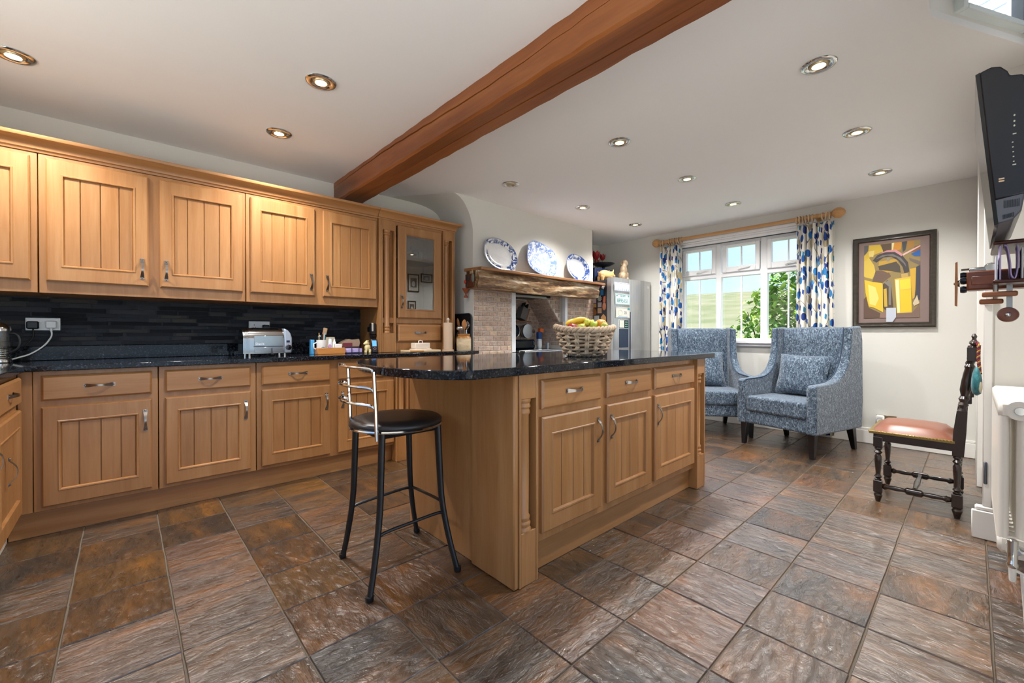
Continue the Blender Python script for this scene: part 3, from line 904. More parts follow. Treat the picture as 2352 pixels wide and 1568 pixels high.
# island worktop
arc = [(0.933, 1.235), (0.868, 1.298), (0.822, 1.370), (0.792, 1.46), (0.772, 1.57), (0.766, 1.68), (0.772, 1.80), (0.792, 1.91), (0.822, 2.00), (0.862, 2.09), (0.93, 2.18)]
out = smoothp(arc, 4) + [(3.09, 2.18), (3.09, 1.235)]
mb = MB().prism(out[::-1], 'Z', 0.890, 0.925)
bev(solo('worktop', mb, GRANITE, 'black speckled granite worktop on the island with one bowed end', 'worktop', smooth=30), 0.004, 2)

# ================================================================ BAR STOOL
t = thing('bar_stool', 'black metal bar stool with round vinyl seat and chrome wire backrest beside the island', 'stool', (0.925, 1.798, 0))
mb = MB().lathe([(0.16, 0.644), (0.196, 0.648), (0.206, 0.656), (0.207, 0.668), (0.196, 0.677), (0.12, 0.682), (0.005, 0.683)], n=40)
obj('seat', mb, M('#2a2522', 0.35), t, 60)
obj('seat_rim', MB().tube([(0.205 * math.cos(a * PI / 20), 0.205 * math.sin(a * PI / 20), 0.648) for a in range(40)], 0.006, 6, True), CHROME, t)
LEGM = M('#141415', 0.42)
feet = ((-0.167, 0.216), (-0.214, -0.188), (0.222, 0.206), (0.168, -0.246))
legtop = []
for fx_, fy_ in feet:
    sx_ = math.copysign(1, fx_); sy_ = math.copysign(1, fy_)
    tp = (sx_ * 0.135, sy_ * 0.135)
    legtop.append(tp)
    pts = []
    for k in range(11):
        q = k / 10
        e = 0.35 * q + 0.65 * max(0, (q - 0.45) / 0.55) ** 1.6
        pts.append((tp[0] + (fx_ - tp[0]) * e, tp[1] + (fy_ - tp[1]) * e, 0.645 * (1 - q) + 0.004 * q))
    lg = obj('leg', MB().tube(pts, [0.020 - 0.004 * k / 10 for k in range(11)], 10, flat=0.7), LEGM, t, 60)
    obj('foot', MB().lathe([(0.014, 0), (0.0165, 0.004), (0.0165, 0.02)], (fx_, fy_, 0.0), 10), BLACKM, lg)
def legat(i, z):
    q = 1 - z / 0.645
    e = 0.35 * q + 0.65 * max(0, (q - 0.45) / 0.55) ** 1.6
    tp = legtop[i]; f_ = feet[i]
    return (tp[0] + (f_[0] - tp[0]) * e, tp[1] + (f_[1] - tp[1]) * e, z)
for a, b_, z_ in ((0, 2, 0.235), (1, 3, 0.215), (2, 3, 0.255)):
    p0 = Vector(legat(a, z_)); p1 = Vector(legat(b_, z_ + 0.02))
    m_ = (p0 + p1) / 2
    pts = [p0, p0 + (p1 - p0) * 0.08 + Vector((0, 0, 0.018)), m_ + Vector((0, 0, 0.02)), p0 + (p1 - p0) * 0.92 + Vector((0, 0, 0.018)), p1]
    obj('footrest', MB().tube(smoothp([tuple(p) for p in pts], 4), 0.007, 8), LEGM, t)
obj('seat_bracket', MB().tube([(legtop[1][0], legtop[1][1], 0.63), (legtop[3][0], legtop[3][1], 0.63)], 0.012, 6).tube([(legtop[0][0], legtop[0][1], 0.63), (legtop[2][0], legtop[2][1], 0.63)], 0.012, 6).tube([(legtop[1][0], legtop[1][1], 0.628), (legtop[0][0], legtop[0][1], 0.628)], 0.012, 6), LEGM, t)
pn = Vector((-0.165, -0.150, 0)); pf = Vector((-0.165, 0.120, 0))
for p_, nm in ((pn, 0), (pf, 1)):
    obj('back_post', MB().tube([(p_.x, p_.y, 0.62), (p_.x - 0.004, p_.y, 0.74), (p_.x - 0.012, p_.y, 0.80 + 0.105)], 0.0085, 8), CHROME, t)
for k, z_ in enumerate((0.915, 0.835, 0.765)):
    b0 = 0.012 * (z_ - 0.66) / 0.25
    pts = [(pn.x - b0, pn.y, z_ - 0.035), (pn.x - b0 - 0.004, pn.y + 0.004, z_ - 0.012), (pn.x - 0.025, pn.y + 0.016, z_), (pn.x - 0.055, pn.y + 0.07, z_ + 0.004), (pn.x - 0.075, (pn.y + pf.y) / 2 + 0.02, z_ + 0.006), (pf.x - 0.062, pf.y - 0.03, z_ + 0.008), (pf.x - 0.035, pf.y + 0.016, z_ + 0.008), (pf.x - b0 - 0.006, pf.y + 0.012, z_ - 0.002), (pf.x - b0, pf.y, z_ - 0.018)]
    obj('back_wire', MB().tube(smoothp(pts, 5), 0.0062, 8), CHROME, t)

# ================================================================ WING ARMCHAIRS
def cushion_mb(w_, h_, th, n=14, seed=1):
    rk = random.Random(seed)
    mb = MB()
    for s_ in (1, -1):
        rows = []
        for i in range(n + 1):
            row = []
            for j in range(n + 1):
                u = i / n * 2 - 1; v = j / n * 2 - 1
                k = ((1 - abs(u) ** 3.2) * (1 - abs(v) ** 3.2)) ** 0.55
                pin = 1 - 0.07 * (1 - abs(u)) * abs(v) ** 2
                pin2 = 1 - 0.07 * (1 - abs(v)) * abs(u) ** 2
                wr = 0.006 * math.sin(u * 7 + v * 3 + seed) * k
                row.append((u * w_ / 2 * pin2, s_ * (th / 2 * k) + wr, v * h_ / 2 * pin))
            rows.append(row)
        mb.grid(rows if s_ < 0 else rows[::-1])
    return mb
def armchair(label, loc, rz, cushion_label):
    t = thing('wing_armchair', label, 'armchair', loc, rz, 'wing armchairs by the window')
    o = obj('seat_frame', MB().box(-0.335, 0.335, -0.355, 0.36, 0.205, 0.335, 0.0), TWEED, t); bev(o, 0.018, 3)
    o = obj('seat_cushion', MB().box(-0.268, 0.268, -0.372, 0.22, 0.325, 0.468), TWEED, t); bev(o, 0.022, 3)
    # side panels: arm sweeping up into the wing
    prof = [(-0.375, 0.205), (-0.378, 0.612), (-0.35, 0.624), (-0.22, 0.628), (-0.10, 0.636), (-0.01, 0.660), (0.06, 0.705), (0.115, 0.775), (0.15, 0.87), (0.165, 0.97), (0.175, 1.115), (0.34, 1.13), (0.375, 1.0), (0.385, 0.75), (0.395, 0.45), (0.38, 0.205)]
    for s_ in (-1, 1):
        x_in, x_out = 0.272 * s_, 0.352 * s_
        mb = MB()
        n = len(prof)
        vin = []; vout = []
        for y, z in prof:
            fl = max(0, (z - 0.62) / 0.5)
            vin.append((x_in + s_ * 0.022 * fl, y, z)); vout.append((x_out + s_ * 0.004 * fl, y, z))
        fs = [tuple(range(n)), tuple(range(n, 2 * n))[::-1]] + [(i, n + i, n + (i + 1) % n, (i + 1) % n) for i in range(n)]
        mb.add(vin + vout, fs)
        o = obj('wing_arm', mb, TWEED, t, 50); bev(o, 0.014, 3)
        pip = [(x_in + s_ * 0.022 * max(0, (z - 0.62) / 0.5), y, z) for y, z in prof[1:11]]
        obj('piping', MB().tube(smoothp(pip, 3), 0.005, 6), M('#33455a', 0.9), o)
    rows = []
    back = [(0.19, 0.40), (0.215, 0.60), (0.245, 0.80), (0.265, 0.98), (0.275, 1.095), (0.30, 1.118), (0.335, 1.112), (0.36, 1.0), (0.375, 0.7), (0.38, 0.40)]
    for y, z in back:
        rr = []
        for q in range(9):
            u = q / 8 * 2 - 1
            rr.append((u * 0.300, y - (0.018 * (1 - u * u) if y < 0.29 else 0), z + (0.0 if z < 1.05 else 0.006 * (1 - u * u))))
        rows.append(rr)
    mb = MB().grid(rows, cu=True)
    obj('backrest', mb, TWEED, t, 60)
    LG = M('#0f0e12', 0.3)
    for x, y, dx, dy in ((-0.30, -0.325, -0.004, -0.012), (0.30, -0.325, 0.004, -0.012), (-0.295, 0.30, -0.004, 0.055), (0.295, 0.30, 0.004, 0.055)):
        a, b_ = 0.030, 0.017
        top = [(x - a, y - a), (x + a, y - a), (x + a, y + a), (x - a, y + a)]
        bot = [(x + dx - b_, y + dy - b_), (x + dx + b_, y + dy - b_), (x + dx + b_, y + dy + b_), (x + dx - b_, y + dy + b_)]
        mb = MB().prism(bot, 'Z', 0.0, 0.215, taper=top)
        bev(obj('leg', mb, LG, t), 0.003, 1)
    c = cushion_mb(0.44, 0.40, 0.15, seed=int(loc[0] * 100))
    m_ = Matrix.Translation(loc) @ Matrix.Rotation(rz, 4, 'Z') @ T(-0.015, 0.10, 0.665) @ RX(-17) @ RZ(4)
    co = solo('throw_cushion', c, TWEED, cushion_label, 'cushion', (0, 0, 0), 'cushions on the wing armchairs', 60)
    co.matrix_world = m_
    return t
armchair('blue grey wing armchair in front of the framed painting', (4.677, 1.113, 0), R(-105.2), 'square blue grey cushion on the armchair in front of the framed painting')
armchair('blue grey wing armchair partly hidden behind the island end', (4.778, 1.978, 0), R(-49.5), 'square blue grey cushion on the armchair half hidden by the island')

# ================================================================ CARVED SIDE CHAIR
t = thing('side_chair', 'dark carved oak chair with tan leather seat and barley turned legs by the doorway', 'chair', (3.74, 0.22, 0))
def turned(x, y, z0, z1, r=0.017, axis=None):
    H = z1 - z0
    p = [(0.9, 0), (1.15, 0.03), (0.7, 0.06), (1.2, 0.11), (0.75, 0.16), (0.7, 0.2), (1.05, 0.55), (1.1, 0.72), (0.7, 0.78), (1.25, 0.84), (0.7, 0.90), (1.15, 0.95), (0.95, 1.0)]
    return [(r * a, z0 + H * b_) for a, b_ in p]
def w2(mb): return mb.xf(T(-3.74, -0.22, 0))
for x in (3.515, 3.965):
    mb = MB()
    mb.lathe([(0.012, 0), (0.016, 0.02), (0.022, 0.04), (0.018, 0.05), (0.022, 0.06)], (x, 0.400, 0.0), 12)
    mb.box(x - 0.022, x + 0.022, 0.378, 0.422, 0.06, 0.135, 0.003)
    mb.lathe(turned(x, 0.4, 0.135, 0.345), (x, 0.400, 0), 14)
    mb.box(x - 0.023, x + 0.023, 0.377, 0.423, 0.345, 0.41, 0.003)
    obj('leg', w2(mb), DARKW, t, 35)
for x in (3.515, 3.965):
    mb = MB()
    y0 = 0.055
    mb.lathe([(0.012, 0), (0.016, 0.02), (0.023, 0.045), (0.018, 0.055), (0.022, 0.065)], (x, y0, 0.0), 12)
    mb.box(x - 0.023, x + 0.023, y0 - 0.023, y0 + 0.023, 0.065, 0.14, 0.003)
    mb.lathe(turned(x, y0, 0.14, 0.36), (x, y0, 0), 14)
    # raked upper part
    def rk(z): return y0 - 0.035 * max(0, (z - 0.36) / 0.66) - 0.03 * max(0, (z - 0.36) / 0.66) ** 2
    q = [(rk(0.36) - 0.026, 0.36), (rk(0.36) + 0.022, 0.36), (rk(0.50) + 0.026, 0.50), (rk(0.62) + 0.022, 0.62), (rk(0.62) - 0.020, 0.62), (rk(0.50) - 0.026, 0.50)]
    mb.prism(q, 'X', x - 0.022, x + 0.022)
    pr = [(0.020, 0.62), (0.014, 0.635), (0.022, 0.655), (0.015, 0.670), (0.024, 0.69), (0.015, 0.705), (0.024, 0.74), (0.023, 0.80), (0.017, 0.86), (0.022, 0.875), (0.014, 0.89), (0.020, 0.905)]
    rows = []
    for r_, z_ in pr:
        rows.append([(x + r_ * math.cos(a * PI / 6), rk(z_) + r_ * math.sin(a * PI / 6), z_) for a in range(12)])
    mb.grid(rows, cv=True, cap=True)
    mb.box(x - 0.021, x + 0.021, rk(0.95) - 0.021, rk(0.95) + 0.021, 0.905, 0.985, 0.003)
    mb.lathe([(0.019, 0), (0.012, 0.008), (0.022, 0.022), (0.012, 0.034), (0.008, 0.045), (0.012, 0.06), (0.005, 0.075)], (x, rk(1.0), 0.985), 12)
    obj('back_post', w2(mb), DARKW, t, 35)
obj('seat_rail', w2(MB().box(3.515, 3.965, 0.39, 0.425, 0.385, 0.435, 0.004).box(3.515, 3.965, 0.04, 0.07, 0.385, 0.435, 0.004).box(3.495, 3.53, 0.05, 0.41, 0.385, 0.435, 0.004).box(3.95, 3.985, 0.05, 0.41, 0.385, 0.435, 0.004)), DARKW, t)
rows = []
for i in range(9):
    u = i / 8 * 2 - 1
    rows.append([(3.74 + u * 0.243, 0.252 + v * 0.188, 0.438 + 0.055 * ((1 - abs(u) ** 4) * (1 - abs(v) ** 4)) ** 0.5) for v in [k / 4 - 1 for k in range(9)]])
obj('seat_pad', w2(MB().grid(rows).box(3.50, 3.98, 0.068, 0.437, 0.432, 0.440)), LEATHER, t, 60)
mb = MB().box(3.492, 3.988, 0.063, 0.444, 0.428, 0.446, 0.003)
obj('seat_band', w2(mb), M('#8f7a4a', 0.35, 0.7), t)
mb = MB()
for k in range(26):
    yy = 0.075 + k * 0.0142
    for xx in (3.493, 3.987): mb.ball((xx, yy, 0.442), 0.005, 6, 4)
for k in range(34): mb.ball((3.50 + k * 0.0145, 0.443, 0.442), 0.005, 6, 4)
obj('studs', w2(mb), M('#b9a05c', 0.3, 0.9), t)
for x in (3.515, 3.965):
    pr = [(0.010, 0.0), (0.016, 0.02), (0.009, 0.035), (0.012, 0.08), (0.009, 0.115), (0.017, 0.125), (0.017, 0.19), (0.009, 0.20), (0.012, 0.235), (0.009, 0.275), (0.016, 0.29), (0.010, 0.305)]
    obj('stretcher', w2(MB().lathe([(r_ * 1.25, 0.077 + h_) for r_, h_ in pr], (x, 0, 0.100), 12, 'Y')), DARKW, t, 35)
pr = [(0.010, 0.0), (0.018, 0.03), (0.010, 0.05), (0.016, 0.20), (0.016, 0.25), (0.010, 0.38), (0.018, 0.41), (0.010, 0.44)]
obj('cross_stretcher', w2(MB().lathe([(r_, 3.52 + h_) for r_, h_ in pr], (0, 0.235, 0.100), 12, 'X')), DARKW, t, 35)
obj('back_panel', w2(MB().box(3.535, 3.945, 0.000, 0.022, 0.66, 0.69, 0.003).box(3.535, 3.945, -0.018, 0.002, 0.92, 0.975, 0.003).box(3.62, 3.86, -0.008, 0.008, 0.69, 0.92, 0.003)), DARKW, t)
# pouch hung by a braided cord from the chair post
t = thing('hanging_pouch', 'teal cloth pouch on a braided cord hung from the carved chair back', 'pouch', (3.457, -0.017, 0.72))
prof = [(0.006, 0.0), (0.028, 0.012), (0.036, 0.05), (0.034, 0.09), (0.026, 0.125), (0.014, 0.15), (0.006, 0.158)]
obj('bag', MB().lathe([(r_, h_) for r_, h_ in prof], (0.0, 0.0, 0.0), 14, sx=1.0, sy=0.62), fabric('teal_silk', [(0.35, '#0f4a52'), (0.6, '#1c6c74'), (0.75, '#3f99a0')], 30, 0.3, 0.45), t, 60)
obj('pale_patch', MB().ball((-0.014, -0.012, 0.05), (0.02, 0.010, 0.035)), M('#c9bfa6', 0.7), t)
mb = MB()
for ph in range(3):
    pts = []
    for k in range(41):
        q = k / 40
        c_ = Vector((-0.006 + 0.038 * q, -0.012 + 0.006 * math.sin(q * 3), 0.12 + 0.19 * q)) if q < 0.8 else Vector((0.0244 + 0.036 * (q - 0.8) * 5, -0.008 + 0.02 * (q - 0.8) * 5, 0.272 + 0.026 * math.sin((q - 0.8) * 5 * PI * 0.5)))
        a = q * 40 + ph * 2 * PI / 3
        pts.append(c_ + Vector((0.0045 * math.cos(a), 0.0045 * math.sin(a), 0)))
    mb.tube(pts, 0.0042, 6, mi=ph)
obj('braided_cord', mb, [M('#7a2030', 0.8), M('#b08a3c', 0.8), M('#5a2438', 0.8)], t, 60)

# ================================================================ CURTAINS
def curtain_mat():
    m, tr, b = newmat('leaf_print_linen')
    uv = tr.nodes.new('ShaderNodeUVMap')
    def vor(sc, off, rnd=1.0, rot=0.0):
        mp = tr.nodes.new('ShaderNodeMapping'); mp.inputs['Scale'].default_value = sc; mp.inputs['Location'].default_value = off; mp.inputs['Rotation'].default_value = (0, 0, rot)
        tr.links.new(uv.outputs[0], mp.inputs['Vector'])
        v = node(tr, 'ShaderNodeTexVoronoi', Scale=1.0, Randomness=rnd); v.voronoi_dimensions = '2D'; v.distance = 'MANHATTAN' if rot < 0 else 'EUCLIDEAN'
        tr.links.new(mp.outputs[0], v.inputs['Vector'])
        return v
    col = None
    def layer(prev, v, r0, stops):
        mask = node(tr, 'ShaderNodeMath', operation='LESS_THAN'); mask.inputs[1].default_value = r0
        tr.links.new(v.outputs['Distance'], mask.inputs[0])
        sp_ = tr.nodes.new('ShaderNodeSeparateColor'); tr.links.new(v.outputs['Color'], sp_.inputs[0])
        cr = ramp(tr, stops, sp_.outputs[0], 'CONSTANT')
        pres = node(tr, 'ShaderNodeMath', operation='GREATER_THAN'); pres.inputs[1].default_value = 0.36
        tr.links.new(sp_.outputs[1], pres.inputs[0])
        mul = node(tr, 'ShaderNodeMath', operation='MULTIPLY'); tr.links.new(mask.outputs[0], mul.inputs[0]); tr.links.new(pres.outputs[0], mul.inputs[1])
        mx_ = tr.nodes.new('ShaderNodeMixRGB')
        tr.links.new(mul.outputs[0], mx_.inputs[0])
        if prev is None: mx_.inputs[1].default_value = hexc('#f0ece2')
        else: tr.links.new(prev, mx_.inputs[1])
        tr.links.new(cr.outputs[0], mx_.inputs[2])
        return mx_.outputs[0]
    # stems
    nzs = node(tr, 'ShaderNodeTexNoise', Scale=3.2, Detail=0.0); tr.links.new(uv.outputs[0], nzs.inputs['Vector'])
    st = ramp(tr, [(0.0, 0.0), (0.494, 0.0), (0.498, 1.0), (0.506, 1.0), (0.51, 0.0)], nzs.outputs[0])
    mx0 = tr.nodes.new('ShaderNodeMixRGB'); tr.links.new(st.outputs[0], mx0.inputs[0])
    col = layer(None, vor((5.5, 5.0, 1), (3.3, 1.7, 0)), 0.30, [(0, '#cfc4a8'), (0.5, '#d8cfb8'), (0.8, '#bfb494')])
    tr.links.new(col, mx0.inputs[1]); mx0.inputs[2].default_value = hexc('#3a4450')
    col = layer(mx0.outputs[0], vor((7.0, 7.5, 1), (0, 0, 0), 1.0, 0.5), 0.30, [(0, '#1f5fae'), (0.25, '#3d8ccf'), (0.5, '#22408c'), (0.7, '#4a9ad4'), (0.85, '#2a3a86')])
    col = layer(col, vor((15, 9, 1), (7.1, 2.2, 0), 1.0, -0.5), 0.34, [(0, '#2a4f9c'), (0.4, '#2f86b4'), (0.7, '#26357c')])
    tr.links.new(col, b.inputs['Base Color'])
    b.inputs['Roughness'].default_value = 0.85
    return m
CURT = curtain_mat()
def curtain(label, y0, y1, x0=5.235, folds=7, seed=0):
    t = thing('curtain', label, 'curtain', (x0, (y0 + y1) / 2, 0.02), 0, 'leaf print curtains at the window')
    rk = random.Random(seed)
    nu, nv = 110, 26
    ph = [rk.uniform(-0.6, 0.6) for _ in range(folds + 2)]
    rows = []; uvs = []
    for j in range(nv + 1):
        v = j / nv
        z = 2.195 - v * 2.165
        row = []; arc_ = 0; prev = None
        spread = 0.90 + 0.10 * v
        for i in range(nu + 1):
            u = i / nu
            a = u * folds * 2 * PI + ph[int(u * folds)] * 0.5
            amp = 0.032 * (0.75 + 0.35 * v) * (1 + 0.3 * math.sin(u * 9 + seed))
            y = (y0 + y1) / 2 + (u - 0.5) * (y1 - y0) * spread + 0.010 * math.sin(a * 0.5 + v * 1.3)
            x = x0 + amp * math.sin(a) + 0.006 * math.sin(v * 4 + u * 5)
            if prev: arc_ += math.hypot(x - prev[0], y - prev[1])
            prev = (x, y)
            row.append((x, y, z)); uvs.append((u * 1.15, v * 2.2))
        rows.append(row)
    mb = MB().grid(rows)
    mb.xf(T(-x0, -(y0 + y1) / 2, -0.02))
    me = mb.mesh('drape', CURT, 180)
    ul = me.uv_layers.new(name='UVMap')
    for lp in me.loops: ul.data[lp.index].uv = (uvs[lp.vertex_index][0] + seed * 0.37, uvs[lp.vertex_index][1])
    o = link('drape', me, t)
    sm = o.modifiers.new('thick', 'SOLIDIFY'); sm.thickness = 0.002
curtain('blue leaf print curtain hanging beside the fridge', 2.49, 2.82, folds=6, seed=1)
curtain('blue leaf print curtain hanging between window and framed painting', 0.925, 1.275, folds=7, seed=2)
# pole with rings and finials
t = thing('curtain_pole', 'pine curtain pole with ball finials above the window', 'curtain pole', (5.235, 1.88, 2.263))
obj('pole', MB().lathe([(0.019, -0.90), (0.019, 0.90)], (0, 0, 0), 16, 'Y'), PINE, t)
fp = [(0.019, 0.0), (0.026, 0.004), (0.026, 0.014), (0.016, 0.020), (0.025, 0.028), (0.046, 0.048), (0.054, 0.074), (0.050, 0.100), (0.032, 0.124), (0.012, 0.136)]
obj('finial', MB().lathe([(r_, h_) for r_, h_ in fp], (0, 0.895, 0), 18, 'Y'), PINE, t, 60)
obj('finial', MB().lathe([(r_, -h_) for r_, h_ in fp], (0, -0.895, 0), 18, 'Y'), PINE, t, 60)
for yy in (0.83, -0.80):
    obj('bracket', MB().lathe([(0.022, -0.012), (0.025, 0), (0.022, 0.012)], (0, yy, 0), 14, 'Y').box(0.0, 0.085, yy - 0.010, yy + 0.010, -0.02, 0.0, 0.003).lathe([(0.03, 0.075), (0.03, 0.085)], (0, yy, -0.01), 14, 'X'), PINE, t)
RINGS = MB().tube([(0.036 * math.cos(a * PI / 10), 0, 0.036 * math.sin(a * PI / 10) - 0.011) for a in range(20)], 0.006, 6, True).tube([(0, 0, -0.05), (0, 0, -0.066)], 0.003, 5).mesh('ring', M('#c8ab88', 0.5), 60)
for k, ry in enumerate((2.79, 2.757, 2.668, 2.637, 2.606, 2.575, 2.544, 2.513)):
    link('curtain_ring', RINGS, None, (5.235, ry, 2.263), (0.06 * math.sin(k * 2.1), 0, 0.12 * math.sin(k * 1.7)), 'wooden ring on the pole above the curtain beside the fridge', 'curtain ring', 'rings of the curtain beside the fridge')
for k, ry in enumerate((0.975, 1.005, 1.036, 1.122, 1.149, 1.176, 1.203, 1.230, 1.257)):
    link('curtain_ring', RINGS, None, (5.235, ry, 2.263), (0.06 * math.sin(k * 1.9), 0, 0.10 * math.sin(k * 2.3)), 'wooden ring on the pole above the curtain beside the painting', 'curtain ring', 'rings of the curtain beside the painting')

# ================================================================ FRIDGE
FA = R(-2.96)
fr = thing('fridge_freezer', 'silver side by side fridge freezer beside the chimney breast', 'fridge', (4.437, 3.009, 0), FA)
FM = Matrix.Translation((4.437, 3.009, 0)) @ Matrix.Rotation(FA, 4, 'Z')
obj('body', MB().box(0.004, 0.835, 0.078, 0.66, 0.02, 1.735, 0.004), M('#3c3c42', 0.35, 0.3), fr)
obj('hinge_cover', MB().box(0.03, 0.15, 0.03, 0.13, 1.735, 1.752, 0.004).box(0.70, 0.82, 0.03, 0.13, 1.735, 1.752, 0.004), M('#55565a', 0.5), fr)
obj('base_grille', MB().box(0.01, 0.835, 0.05, 0.10, 0.02, 0.055), BLACKM, fr)
def brushed():
    m, tr, b = newmat('brushed_steel')
    v = coords(tr, (60, 60, 0.6), False)
    n = node(tr, 'ShaderNodeTexNoise', Scale=4.0, Detail=2.0); tr.links.new(v, n.inputs['Vector'])
    r = ramp(tr, [(0.3, '#b4b5b6'), (0.7, '#cfcfcd')], n.outputs[0]); tr.links.new(r.outputs[0], b.inputs['Base Color'])
    b.inputs['Metallic'].default_value = 0.75; b.inputs['Roughness'].default_value = 0.30
    return m
BR = brushed()
def fdoor(x0, x1):
    n = 10; rows = []
    pts = [(x0, 0.074), (x0, 0.012), (x0 + 0.006, 0.004)]
    for k in range(n + 1):
        u = k / n
        pts.append((x0 + 0.012 + (x1 - x0 - 0.024) * u, 0.0 - 0.010 * (1 - (2 * u - 1) ** 2)))
    pts += [(x1 - 0.006, 0.004), (x1, 0.012), (x1, 0.074)]
    return MB().prism(pts, 'Z', 0.06, 1.76)
d1 = obj('door', fdoor(0.0, 0.357), BR, fr, 30)
d2 = obj('door', fdoor(0.364, 0.852), BR, fr, 30)
obj('handle_recess', MB().box(0.366, 0.383, -0.006, 0.004, 0.30, 1.34, 0.002), M('#1a2a44', 0.3), d2)
disp = obj('water_dispenser', MB().box(0.115, 0.325, -0.014, 0.0, 0.875, 1.235, 0.003), M('#c3c6c8', 0.3, 0.5), d1)
obj('control_panel', MB().box(0.122, 0.318, -0.0165, -0.012, 1.13, 1.23, 0.001), BLACKG, disp)
obj('alcove', MB().box(0.122, 0.318, -0.016, -0.012, 0.885, 1.122, 0.001), M('#26364c', 0.4), disp)
obj('notice', MB().box(0.126, 0.225, -0.018, -0.0165, 1.135, 1.228), M('#e6e8dc', 0.6), disp)
mb = MB()
for i in range(3):
    for j in range(3): mb.box(0.245 + 0.022 * i, 0.258 + 0.022 * i, -0.0172, -0.0164, 1.145 + 0.028 * j, 1.158 + 0.028 * j)
obj('buttons', mb, M('#7fc8c0', 0.4), disp)
obj('badge', MB().box(0.752, 0.798, -0.0095, -0.006, 1.672, 1.677).box(0.752, 0.798, -0.0095, -0.006, 1.688, 1.693).box(0.790, 0.798, -0.0095, -0.006, 1.677, 1.688), M('#f2f2f2', 0.4), d2)
# licence plates held on the door
def plate_thing(x0, x1, z0, z1, lines, base, ink, label, deco):
    mid = FM @ Vector(((x0 + x1) / 2, -0.013, (z0 + z1) / 2))
    t = thing('licence_plate', label, 'licence plate', mid, FA, 'plates on the fridge door')
    hw, hh = (x1 - x0) / 2, (z1 - z0) / 2
    bev(obj('panel', MB().box(-hw, hw, -0.001, 0.001, -hh, hh), M(base, 0.45), t), 0.0006, 1)
    obj('border', MB().tube([(-hw + 0.006, -0.0015, -hh + 0.006), (hw - 0.006, -0.0015, -hh + 0.006), (hw - 0.006, -0.0015, hh - 0.006), (-hw + 0.006, -0.0015, hh - 0.006)], 0.0012, 4, True), M(ink, 0.5), t)
    for s_, sz, zz, xx in lines:
        link('lettering', textmesh('lettering', s_, sz, M(ink, 0.5)), t, (xx, -0.0016, zz), (PI / 2, 0, 0))
    deco(t, hw, hh)
def deco1(t, hw, hh):
    mb = MB()
    for k in range(7):
        x = -hw + 0.03 + k * (2 * hw - 0.06) / 6
        mb.add([(x - 0.016, -0.0016, -hh + 0.012), (x + 0.016, -0.0016, -hh + 0.012), (x + 0.004, -0.0016, -hh + 0.035 + 0.02 * (k % 2))], [(0, 1, 2)])
    obj('print', mb, M('#a9b4c2', 0.6), t)
def deco2(t, hw, hh):
    mb = MB()
    for s_ in (-1, 1): mb.ball((s_ * (hw - 0.03), -0.0012, hh - 0.025), (0.014, 0.001, 0.010), 10, 6)
    obj('print', mb, M('#4f9aa4', 0.6), t)
def deco3(t, hw, hh):
    mb = MB().box(hw - 0.05, hw - 0.006, -0.0018, -0.0008, hh - 0.03, hh - 0.008, 0, 0).tube([(-0.06 + 0.045 * math.cos(a * PI / 8), -0.0015, 0.0 + 0.035 * math.sin(a * PI / 8)) for a in range(16)], 0.0015, 4, True, 1)
    mb.box(-hw + 0.04, hw - 0.05, -0.0018, -0.0008, -hh + 0.01, -hh + 0.018, 0, 2)
    obj('print', mb, [M('#3f98a4', 0.6), M('#d8c8a0', 0.6), M('#8fb8d8', 0.6)], t)
plate_thing(0.028, 0.345, 1.592, 1.700, (), '#dfe3ea', '#8b97ac', 'pale licence plate with grey scenery print at the top of the fridge door', deco1)
plate_thing(0.050, 0.350, 1.424, 1.560, (('GUAM', 0.036, 0.042, 0.0), ('8F95151', 0.068, -0.018, 0.0)), '#d6e6e2', '#4f9098', 'pale licence plate with green letters below the grey one on the fridge door', deco2)
plate_thing(0.058, 0.350, 1.258, 1.392, (('2B', 0.05, 0.0, 0.05),), '#e8e6da', '#7f8890', 'cream licence plate above the water dispenser on the fridge door', deco3)
# magnets on the dark fridge side (local y = depth, z = height)
def magnet(y, z, w_, h_, col, kind, label):
    mb = MB()
    if kind == 'box': mb.box(-0.006, 0.0, -w_ / 2, w_ / 2, -h_ / 2, h_ / 2, 0.0015)
    elif kind == 'tilt': mb.box(-0.006, 0.0, -w_ / 2, w_ / 2, -h_ / 2, h_ / 2, 0.0015, xf=RX(25))
    elif kind == 'round': mb.lathe([(w_ / 2, -0.004), (w_ / 2, -0.007), (w_ / 3, -0.010)], (0, 0, 0), 14, 'X', sx=1.0, sy=h_ / w_); mb.lathe([(w_ / 2, 0.0), (w_ / 2, -0.005)], (0, 0, 0), 14, 'X', sy=h_ / w_)
    elif kind == 'drop': mb.prism([(w_ / 2 * math.sin(a * PI / 8) * (1 - 0.35 * math.cos(a * PI / 8)), h_ / 2 * math.cos(a * PI / 8)) for a in range(16)], 'X', -0.008, 0.0)
    elif kind == 'house': mb.prism([(-w_ / 2, -h_ / 2), (w_ / 2, -h_ / 2), (w_ / 2, h_ * 0.15), (0, h_ / 2), (-w_ / 2, h_ * 0.15)], 'X', -0.008, 0.0)
    elif kind == 'star': mb.prism([((w_ / 2 if a % 2 else w_ / 3) * math.sin(a * PI / 8), (h_ / 2 if a % 2 else h_ / 3) * math.cos(a * PI / 8)) for a in range(16)], 'X', -0.007, 0.0)
    mats = [M(col, 0.5)]
    o = link('fridge_magnet', mb.mesh('fridge_magnet', mats, 30), None, (0, 0, 0), (0, 0, 0), label, 'magnet', 'magnets on the fridge side')
    o.matrix_world = FM @ T(0.0035, y, z)
